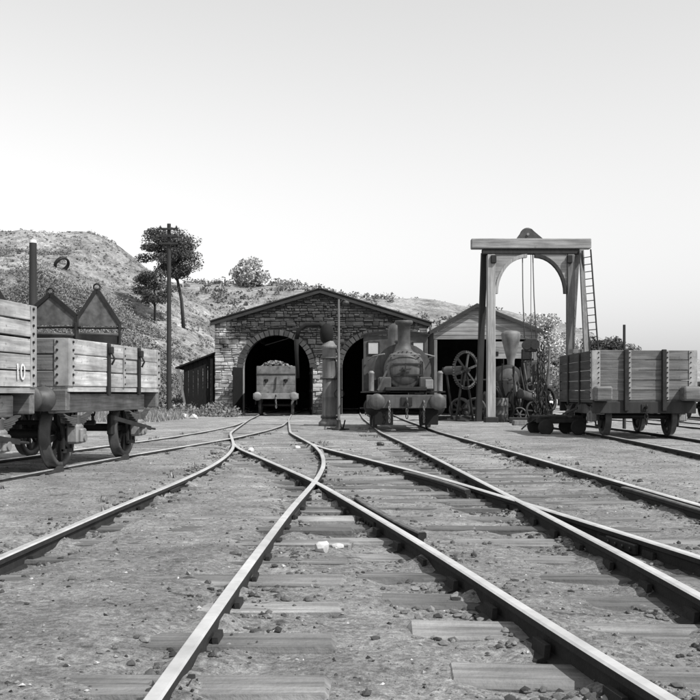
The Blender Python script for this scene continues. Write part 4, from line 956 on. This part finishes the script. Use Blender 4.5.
mb.build('saddle_tank', 'iron_sooty', lc)
mb = MB(); mb.lathe([(.16, 2.34), (.16, 2.42), (.19, 2.44), (.19, 2.5), (0, 2.53)], (0, 2.1, 0), n=18); mb.build('tank_filler', 'iron_grey', lc)
mb = MB(); mb.lathe([(.3, 2.3), (.26, 2.4), (.25, 2.85), (.2, 3.02), (.1, 3.08), (0, 3.09)], (-.05, 3.5, 0), n=24); mb.build('dome', 'iron_sooty', lc)
MB().box((0, 4.5, 1.9), (2.0, .05, 1.75), .004).build('cab_front', 'iron_grey', lc)
for s in (-1, 1):
    mb = MB()
    for q in (-1, 1): mb.box((s*.70+q*.17, 4.46, 2.38), (.04, .04, .42), .005); mb.box((s*.70, 4.46, 2.38+q*.19), (.3, .036, .04), .005)
    mb.build('spectacle_rim', 'iron', lc); MB().box((s*.70, 4.466, 2.38), (.3, .008, .34)).build('spectacle_glass', 'glass_pale', lc)
    MB().box((s*.99, 5.1, 1.55), (.04, 1.2, 1.05), .004).build('cab_side', 'iron_grey', lc); MB().cyl((s*.95, 5.65, 2.0), (s*.95, 5.65, 2.75), .025, n=8).build('cab_pillar', 'iron', lc)
MB().box((0, 5.75, 1.5), (2.0, .05, 1.0), .004).build('bunker', 'iron_grey', lc)
mb = MB()
for k in range(10):
    x0, x1 = -1.06+k*.212, -1.06+(k+1)*.212; z0, z1 = 2.78+.12*(1-(x0/1.06)**2), 2.78+.12*(1-(x1/1.06)**2); mb.prism([(x0, z0), (x1, z1), (x1, z1+.04), (x0, z0+.04)], 'Y', 4.35, 5.95)
mb.build('cab_roof', 'iron', lc)
for yw in (2.0, 3.9): MB().cyl((-.75, yw, .44), (.75, yw, .44), .07, n=10).build('axle', 'iron', lc)
MB().tube([(-.55, .6, 2.05), (-.85, 1.0, 2.0), (-.86, 4.4, 2.0)], .02, 6).build('hand_rail', 'iron_pale', lc); MB().tube([(.55, .6, 2.05), (.85, 1.0, 2.0), (.86, 4.4, 2.0)], .02, 6).build('hand_rail', 'iron_pale', lc)
MB().bar((-.75, .15, 1.05), (-.35, .7, 1.9), .04, .04).build('lamp_iron', 'iron_grey', lc)

# ------------------------------------------------------------------ coal tender standing in the left arch
td = thing('coal_tender', 'pale tender heaped with coal standing in the left shed arch', 'tender', (at(LA, 46.5)+.05, 46.4, RT), -math.atan(slope(LA, 46)))
for k, (z0, z1) in enumerate(((.98, 1.40), (1.41, 1.86))): MB().box((0, 0, (z0+z1)/2), (1.78, .05, z1-z0), .006).build('end_panel', 'tender_grey', td)
MB().box((0, .03, 2.08), (1.78, .05, .36), .006).build('coping', 'tender_grey', td); MB().box((0, -.03, 1.88), (1.82, .05, .05), .005).build('beading', 'iron', td)
for s in (-1, 1):
    MB().box((s*.88, 1.6, 1.6), (.05, 3.15, 1.25), .006).build('side_panel', 'iron_grey', td)
    mb = MB(); mb.box((s*.45, -.045, 1.6), (.2, .03, .1), .01); mb.box((s*.45, -.08, 1.56), (.07, .07, .2), .01); mb.build('lamp_bracket', 'black', td)
    mb = MB(); mb.lathe([(0, 0), (.14, 0), (.14, .04), (.1, .06), (.09, .3), (.2, .31), (.2, .36), (.1, .39), (0, .39)], (s*.84, -.1, .86), Matrix.Rotation(R(90), 4, 'X'), 18); mb.build('buffer', 'iron_pale', td)
    for yw in (.9, 2.5):
        w = put('wheel', WH[0], td, (s*.70, yw, .44), 0 if s > 0 else math.pi); put('spokes', WH[1], w)
    MB().box((s*.95, 1.6, .62), (.05, 3.0, .3), .006).build('frame_plate', 'black', td)
MB().box((0, -.03, .86), (2.1, .12, .26), .012).build('buffer_beam', 'iron_pale', td); MB().box((0, 1.6, .9), (1.75, 3.1, .1), .005).build('floor', 'iron', td)
MB().box((0, 1.0, 1.95), (1.68, 1.9, .2), .02).build('coal_bed', 'coal', td)
MB().bar((.02, -.08, 1.75), (-.03, -.08, 1.15), .05, .04).build('brake_pillar', 'iron', td); MB().tube([(0, -.08, .86), (0, -.25, .86), (0, -.3, .92)], .03, 8).build('coupling_hook', 'iron', td); chain([(0, -.2, .8), (.02, -.18, .3)], .07, td, 'iron_pale', 'coupling_chain')
for yw in (.9, 2.5): MB().cyl((-.75, yw, .44), (.75, yw, .44), .06, n=10).build('axle', 'iron', td)
mb = MB()
for k in range(130):
    x = random.uniform(-.8, .8); yy = random.uniform(.08, 1.7); h = .42*(1-(x/.9)**2)*(1-(abs(yy-.7)/1.6)**2); s = random.uniform(.07, .16)
    mb.box((x, yy, 2.1+h*random.uniform(.5, 1)), (s, s*random.uniform(.7, 1.2), s*random.uniform(.6, 1)), s*.25, rot=Matrix.Rotation(random.uniform(0, 3), 4, (random.random(), random.random(), random.random()+.1)), jit=s*.08)
tag(mb.build('coal_heap', 'coal_dusty', td), kind='stuff')

# ------------------------------------------------------------------ poles and the hoop on the hill
def tele(label, x, y, h, r, arms, m='pole_dark', cap=None):
    z0 = min(gz(x, y), hz(x, y)) if hz(x, y) > .1 else 0
    z0 = hz(x, y)-.3
    t = thing('telegraph_pole', label, 'pole', (x, y, z0)); MB().cyl((0, 0, 0), (0, 0, h-z0), r*1.15, r*.85, 12).build('shaft', m, t)
    for k in range(arms):
        za = h-z0-.25-k*.33; a = MB().box((0, -r-.04, za), (.85, .07, .09), .008).build('cross_arm', m, t)
        for q in (-.36, .36): MB().lathe([(.02, 0), (.045, .01), (.04, .06), (.02, .1), (0, .1)], (q, -r-.04, za+.05), n=10).build('insulator', 'iron_grey', a)
    if cap: MB().cyl((0, 0, h-z0), (0, 0, h-z0+cap), r*.9, r*.8, 12).build('pole_cap', 'white_paint', t)
    return t
tele('tall thin telegraph pole in front of the pine tree', -8.46, 45, 8.75, .10, 3)
tele('stout dark post with pale top above the low plank wagon', -9.72, 30, 5.62, .125, 0, cap=.1)
tele('slim dark post rising behind the tall wagon', 7.75, 29, 3.1, .045, 0)
hp = MB(); hxx, hyy = -24.8, 84.0
hp.lathe([(.52, -.13), (.68, -.13), (.68, .13), (.52, .13)], (0, 0, 0), 'Y', 30, closed=True)
o = hp.build('iron_hoop', 'iron', None, (hxx, hyy, hz(hxx, hyy)+.42)); o.rotation_euler = (Matrix.Rotation(R(42), 4, 'Y') @ Matrix.Rotation(R(58), 4, 'Z')).to_euler(); tag(o, 'dark iron hoop lying tilted high on the left hillside', 'hoop')

# ------------------------------------------------------------------ white hut, rubble, grass, trees
ht = thing('white_hut', 'small white distant hut glimpsed beside the tall wagon', 'hut', (23.6, 118, 0))
MB().box((0, 0, 1.5), (3.2, 3, 3.0)).build('wall', 'lime_wall', ht); MB().prism([(-1.8, 2.98), (1.8, 2.98), (0, 3.9)], 'Y', -1.7, 1.7).build('roof', 'slate', ht)
rk = random.Random(4)
RB = [boulder((1, .8, .6), 30+i, 1) for i in range(5)]
for b in RB: b.materials.append(MATS['rock'])
rh = thing('rubble_heap', 'heap of grey rubble stones on the bank left of the lean-to', 'rubble', (-9.3, 42.5, 0))
for i in range(46):
    x, y = -9.3+rk.gauss(0, 1.0), 42.5+rk.gauss(0, 1.8); s = rk.uniform(.18, .55)
    o = put('stone', RB[i % 5], rh, (x+9.3, y-42.5, max(gz(x, y), hz(x, y))+s*.1), rot=(rk.uniform(-.3, .3), rk.uniform(-.3, .3), rk.uniform(0, 6))); o.scale = (s, s, s)
pn = thing('scrap_plank', 'pale plank lying on the ground before the lean-to', 'plank', (-8.15, 46.0, .1), R(12)); MB().box((0, 0, .02), (1.7, .3, .06), .01).build('board', 'plate_pale', pn)
MB().box((.2, .1, -.04), (.1, .5, .08), .01).build('batten', 'pole_dark', pn)

def tuft_mesh(n, sp, h):
    V = []
    for k in range(n):
        x, y = np.random.normal(0, sp, 2); a = np.random.rand(2)*6.28; w = .015; l = h*np.random.uniform(.5, 1.2); bx, by = np.cos(a[1])*l*.4, np.sin(a[1])*l*.4
        V.append([(x-w*np.cos(a[0]), y-w*np.sin(a[0]), 0), (x+w*np.cos(a[0]), y+w*np.sin(a[0]), 0), (x+bx, y+by, l)])
    return np.array(V)
V = []
for i in range(420):
    x, y = np.random.uniform(-13, -7.3), np.random.uniform(36, 49); t = tuft_mesh(26, .16, .38); t += np.array([x, y, max(gz(x, y), hz(x, y))-.02]); V.append(t.reshape(-1, 3))
V = np.concatenate(V); tag(put('grass', np_mesh('grass', V, np.arange(len(V)).reshape(-1, 3), 'grass')), 'rough dry grass on the bank behind the plank wagons', 'grass', kind='stuff')

cs, rs, ks = [], [], []
rs_ = np.random.RandomState(3)
for i in range(2600):
    y = rs_.uniform(44, 104); x = rs_.uniform(-.36, -.10)*y-1
    if vnoise(x, y, 9, 21) < .45+.25*(y > 78): continue
    r = .15+.6*rs_.rand()**2; cs.append((x, y, hz(x, y)+r*.3)); rs.append(r); ks.append(int(24+70*r))
for i in range(2600):
    y = rs_.uniform(46, 106); x = rs_.uniform(-.38, -.09)*y-1
    r = .1+.28*rs_.rand()**2; cs.append((x, y, hz(x, y)+r*.35)); rs.append(r); ks.append(12)
for i in range(130):
    y = rs_.normal(67, 5); x = -.295*y+rs_.normal(0, 1.9)
    r = rs_.uniform(.5, 1.2); cs.append((x, y, hz(x, y)+r*.4)); rs.append(r); ks.append(int(80+140*r))
V, F = leaves(cs, rs, [int(k*1.7) for k in ks], .075, .75); tag(put('scrub', np_mesh('scrub', V, F, 'scrub')), 'gorse and low scrub over the left hillside', 'scrub', kind='stuff')
cs, rs, ks = [], [], []
for i in range(900):
    y = rs_.uniform(190, 318); x = rs_.uniform(-.20, .30)*y
    if vnoise(x, y, 22, 23) < .45: continue
    r = rs_.uniform(.6, 2.0); cs.append((x, y, hz(x, y)+r*.3)); rs.append(r); ks.append(int(20+16*r))
V, F = leaves(cs, rs, ks, .42, .75); tag(put('far_scrub', np_mesh('far_scrub', V, F, 'far_scrub')), 'distant bushes dotted over the far hill behind the sheds', 'scrub', kind='stuff')

def tree(name, label, x, y, top, crown_z, cw, clumps, lf, size, m, trunk_r, seed, flat=.7, group=None, lean=0.0, per=260):
    rr = np.random.RandomState(seed); z0 = hz(x, y)-.2
    t = thing(name, label, 'tree', (x, y, z0), group=group); H = top-z0; cz0 = crown_z-z0
    cs = []
    for k in range(clumps):
        a = rr.rand()*6.28; q = rr.rand()**.5; f = rr.rand(); wz_ = math.sin(math.pi*min(max(.12+.80*f, 0), 1))**.6
        cs.append((lean+q*math.cos(a)*cw*.5*wz_, q*math.sin(a)*cw*.5*wz_, cz0+(H-cz0)*(.06+.86*f)))
    rd = [rr.uniform(.16, .27)*cw for _ in cs]
    V, F = leaves(cs, rd, [int(per*rr.uniform(.6, 1.3)) for _ in cs], size, flat); put('crown', np_mesh('crown', V, F, m), t)
    tk = MB(); tk.tube([(0, 0, 0), (lean*.2+.06*H*.1, 0, H*.3), (lean*.6, .05, H*.6), (lean, 0, H*.9)], [trunk_r*1.2, trunk_r, trunk_r*.75, trunk_r*.3], 8)
    for c in cs[::2]:
        zb = min(max(c[2]-.25*(H-cz0), H*.3), H*.85); f = zb/H; tk.tube([(lean*f, 0, zb), ((lean*f+c[0])/2, c[1]/2, (zb+c[2])/2+.1), c], [trunk_r*.4, trunk_r*.28, trunk_r*.12], 5)
    tk.build('trunk', 'bark', t)
    return t
tree('pine_tree', 'dark flat topped pine behind the telegraph pole on the hillside', -14.2, 82, 14.75, 10.6, 4.4, 44, 0, .085, 'foliage', .13, 5, .45, lean=-1.2, per=560)
tree('pine_sapling', 'low ragged pine growing left below the flat topped pine', -16.2, 80, 11.4, 8.2, 3.0, 20, 0, .085, 'foliage', .08, 6, .5, per=420)
tree('round_tree', 'round leafy tree on the far ridge left of the shed gable', -30.5, 280, 38.5, 31, 9.5, 20, 0, .45, 'foliage_pale', .3, 8, .8, per=200)
tree('leafy_tree', 'pale leafy tree directly behind the gantry rope', 16.9, 92, 8.2, 3.0, 4.6, 22, 0, .12, 'foliage_pale', .14, 9, .9, 'trees behind the gantry', per=520)
tree('leafy_tree', 'pale leafy tree behind the right gantry post', 19.2, 95, 7.0, 1.5, 4.0, 18, 0, .12, 'foliage_pale', .14, 10, .9, 'trees behind the gantry', per=520)
tree('leafy_tree', 'lowest pale tree at the foot of the gantry, beside the white hut', 20.8, 105, 5.4, .5, 4.2, 16, 0, .12, 'foliage_pale', .14, 11, .9, 'trees behind the gantry', per=480)
tree('hedge_tree', 'dark tree seen through the ladder above the tall wagon', 35.5, 150, 9.2, 3.0, 5.5, 16, 0, .24, 'foliage', .15, 12, .8, 'far trees above the tall wagon', per=240)
tree('hedge_tree', 'dark tree left of the slim post above the tall wagon', 38.8, 152, 9.4, 4.0, 4.6, 14, 0, .24, 'foliage', .15, 13, .8, 'far trees above the tall wagon', per=240)
tree('hedge_tree', 'small dark tree right of the slim post above the tall wagon', 41.8, 155, 8.4, 3.0, 3.4, 10, 0, .24, 'foliage', .12, 14, .8, 'far trees above the tall wagon', per=220)

# ------------------------------------------------------------------ yard clutter about the gantry
sw = thing('spare_wheelset', 'spare iron wheelset standing in the shadow below the winch', 'wheelset', (4.35, 39.2, .05), R(60))
for q in (-1, 1):
    w = put('wheel', WH[0], sw, (q*.7, 0, .44), 0 if q > 0 else math.pi); put('spokes', WH[1], w)
MB().cyl((-.9, 0, .44), (.9, 0, .44), .07, n=10).build('axle', 'iron', sw)
def baulk(label, p, ln, w, rz, m='pole_dark', tilt=0.0):
    o = MB().box((0, 0, 0), (ln, w, w), .02, jit=.012).build('timber_baulk', m, None, p); o.rotation_euler = (0, tilt, rz); tag(o, label, 'timber', 'timber baulks lying by the gantry')
baulk('dark timber baulk lying in front of the workshop opening', (3.55, 38.0, .16), 1.7, .2, R(14))
baulk('short dark baulk propped against the spare wheelset', (4.75, 38.3, .3), .9, .16, R(70), tilt=R(28))
baulk('long dark baulk on the ground beneath the hoist tackle', (6.4, 34.8, .17), 2.2, .2, R(-6))
baulk('grey timber baulk beside the trolley under the gantry', (5.75, 33.2, .14), 1.3, .16, R(20), 'beam_wood')
dr_ = MB(); dr_.lathe([(0, 0), (.27, 0), (.3, .02), (.3, .25), (.315, .27), (.3, .29), (.3, .58), (.315, .6), (.3, .62), (.3, .88), (.27, .9), (.27, .86), (0, .86)], n=24)
tag(dr_.build('oil_drum', 'iron_grey', None, (5.35, 37.3, .05)), 'upright ribbed oil drum behind the left gantry post', 'drum')
ck = thing('chain_heap', 'heap of slack iron chain on the ground below the hoist', 'chain', (6.75, 35.6, .08))
for k in range(5):
    ps = [(.35*math.cos(a+k)*(.4+.15*k), .3*math.sin(a+k)*(.4+.12*k), .05+.05*k+.03*math.sin(3*a)) for a in np.linspace(0, 5.5, 14)]
    chain(ps, .05, ck, 'iron_grey' if k % 2 else 'iron', 'chain')

sm = thing('dismantled_engine', 'dark jumble of dismantled engine castings and pipes under the gantry', 'machinery', (6.35, 37.8, 0))
mr_ = random.Random(12)
for k in range(17):
    x0 = -1.0+k*.12; MB().tube([(x0+mr_.uniform(-.1, .1), mr_.uniform(-.3, .3), .1), (x0+mr_.uniform(-.15, .15), mr_.uniform(-.3, .3), 1.0), (x0+mr_.uniform(-.3, .3), mr_.uniform(-.2, .3), mr_.uniform(1.4, 2.4)+.5*(k > 8))], mr_.uniform(.025, .05), 7).build('pipe', ('iron', 'iron_grey', 'iron')[k % 3], sm)
for k, (x, z, r) in enumerate(((-.85, .5, .42), (-.25, .32, .28), (.35, .45, .4), (.85, .9, .5))):
    w = MB(); w.lathe([(r*.8, -.05), (r, -.05), (r, .05), (r*.8, .05)], (0, 0, 0), 'Y', 26, closed=True)
    for j in range(6):
        a = math.pi*j/3+k; w.bar((0, 0, 0), (r*.85*math.cos(a), 0, r*.85*math.sin(a)), .045, .05)
    w.cyl((0, -.09, 0), (0, .09, 0), r*.2, n=10); o = w.build('cog_wheel', 'iron' if k != 1 else 'iron_grey', sm, (x, -.35+k*.12, z)); o.rotation_euler = (R(-10), 0, R(-25+k*22))
for k, (x, y, z, dx, dy, dz) in enumerate(((-.5, .2, .3, .6, .5, .6), (.25, .3, .4, .7, .5, .8), (.7, .4, 1.1, .4, .4, .6), (0.05, .35, 1.25, .5, .35, .4), (-.75, .4, 1.2, .3, .4, .9), (.45, .6, 1.95, .75, .4, .8), (.15, .5, 2.6, .4, .3, .45), (.9, .6, .4, .5, .5, .7))):
    m = MB().box((0, 0, 0), (dx, dy, dz), .04, jit=.01)
    for q in (-1, 1):
        for r_ in (-1, 1): m.cyl((q*dx*.36, -dy/2-.02, r_*dz*.36), (q*dx*.36, -dy/2+.02, r_*dz*.36), .025, n=6)
    m.build('casting', ('iron', 'iron', 'iron_grey')[k % 3], sm, (x, y, z), mr_.uniform(-.4, .4))
m = MB(); m.lathe([(0, -.5), (.17, -.5), (.2, -.46), (.17, -.42), (.17, .42), (.2, .46), (.17, .5), (0, .5)], (0, 0, 0), 'X', 18); o = m.build('cylinder', 'iron_grey', sm, (.15, -.1, 1.0)); o.rotation_euler = (0, R(12), R(30))

V = []
wr = np.random.RandomState(8)
for i in range(70):
    y = 8+22*wr.rand(); L = (LA, LC, LD, LL)[i % 4]; x = at(L, y)+wr.choice((-1, 1))*(G+wr.uniform(.08, .5)); t = tuft_mesh(14, .035, .07); t += np.array([x, y, gz(x, y)-.005]); t[..., 0] = (t[..., 0]-x)*1.0+x; V.append(t.reshape(-1, 3))
V = np.concatenate(V); tag(put('weeds', np_mesh('weeds', V, np.arange(len(V)).reshape(-1, 3), 'grass')), 'small dry weeds growing beside the rails', 'weeds', kind='stuff')
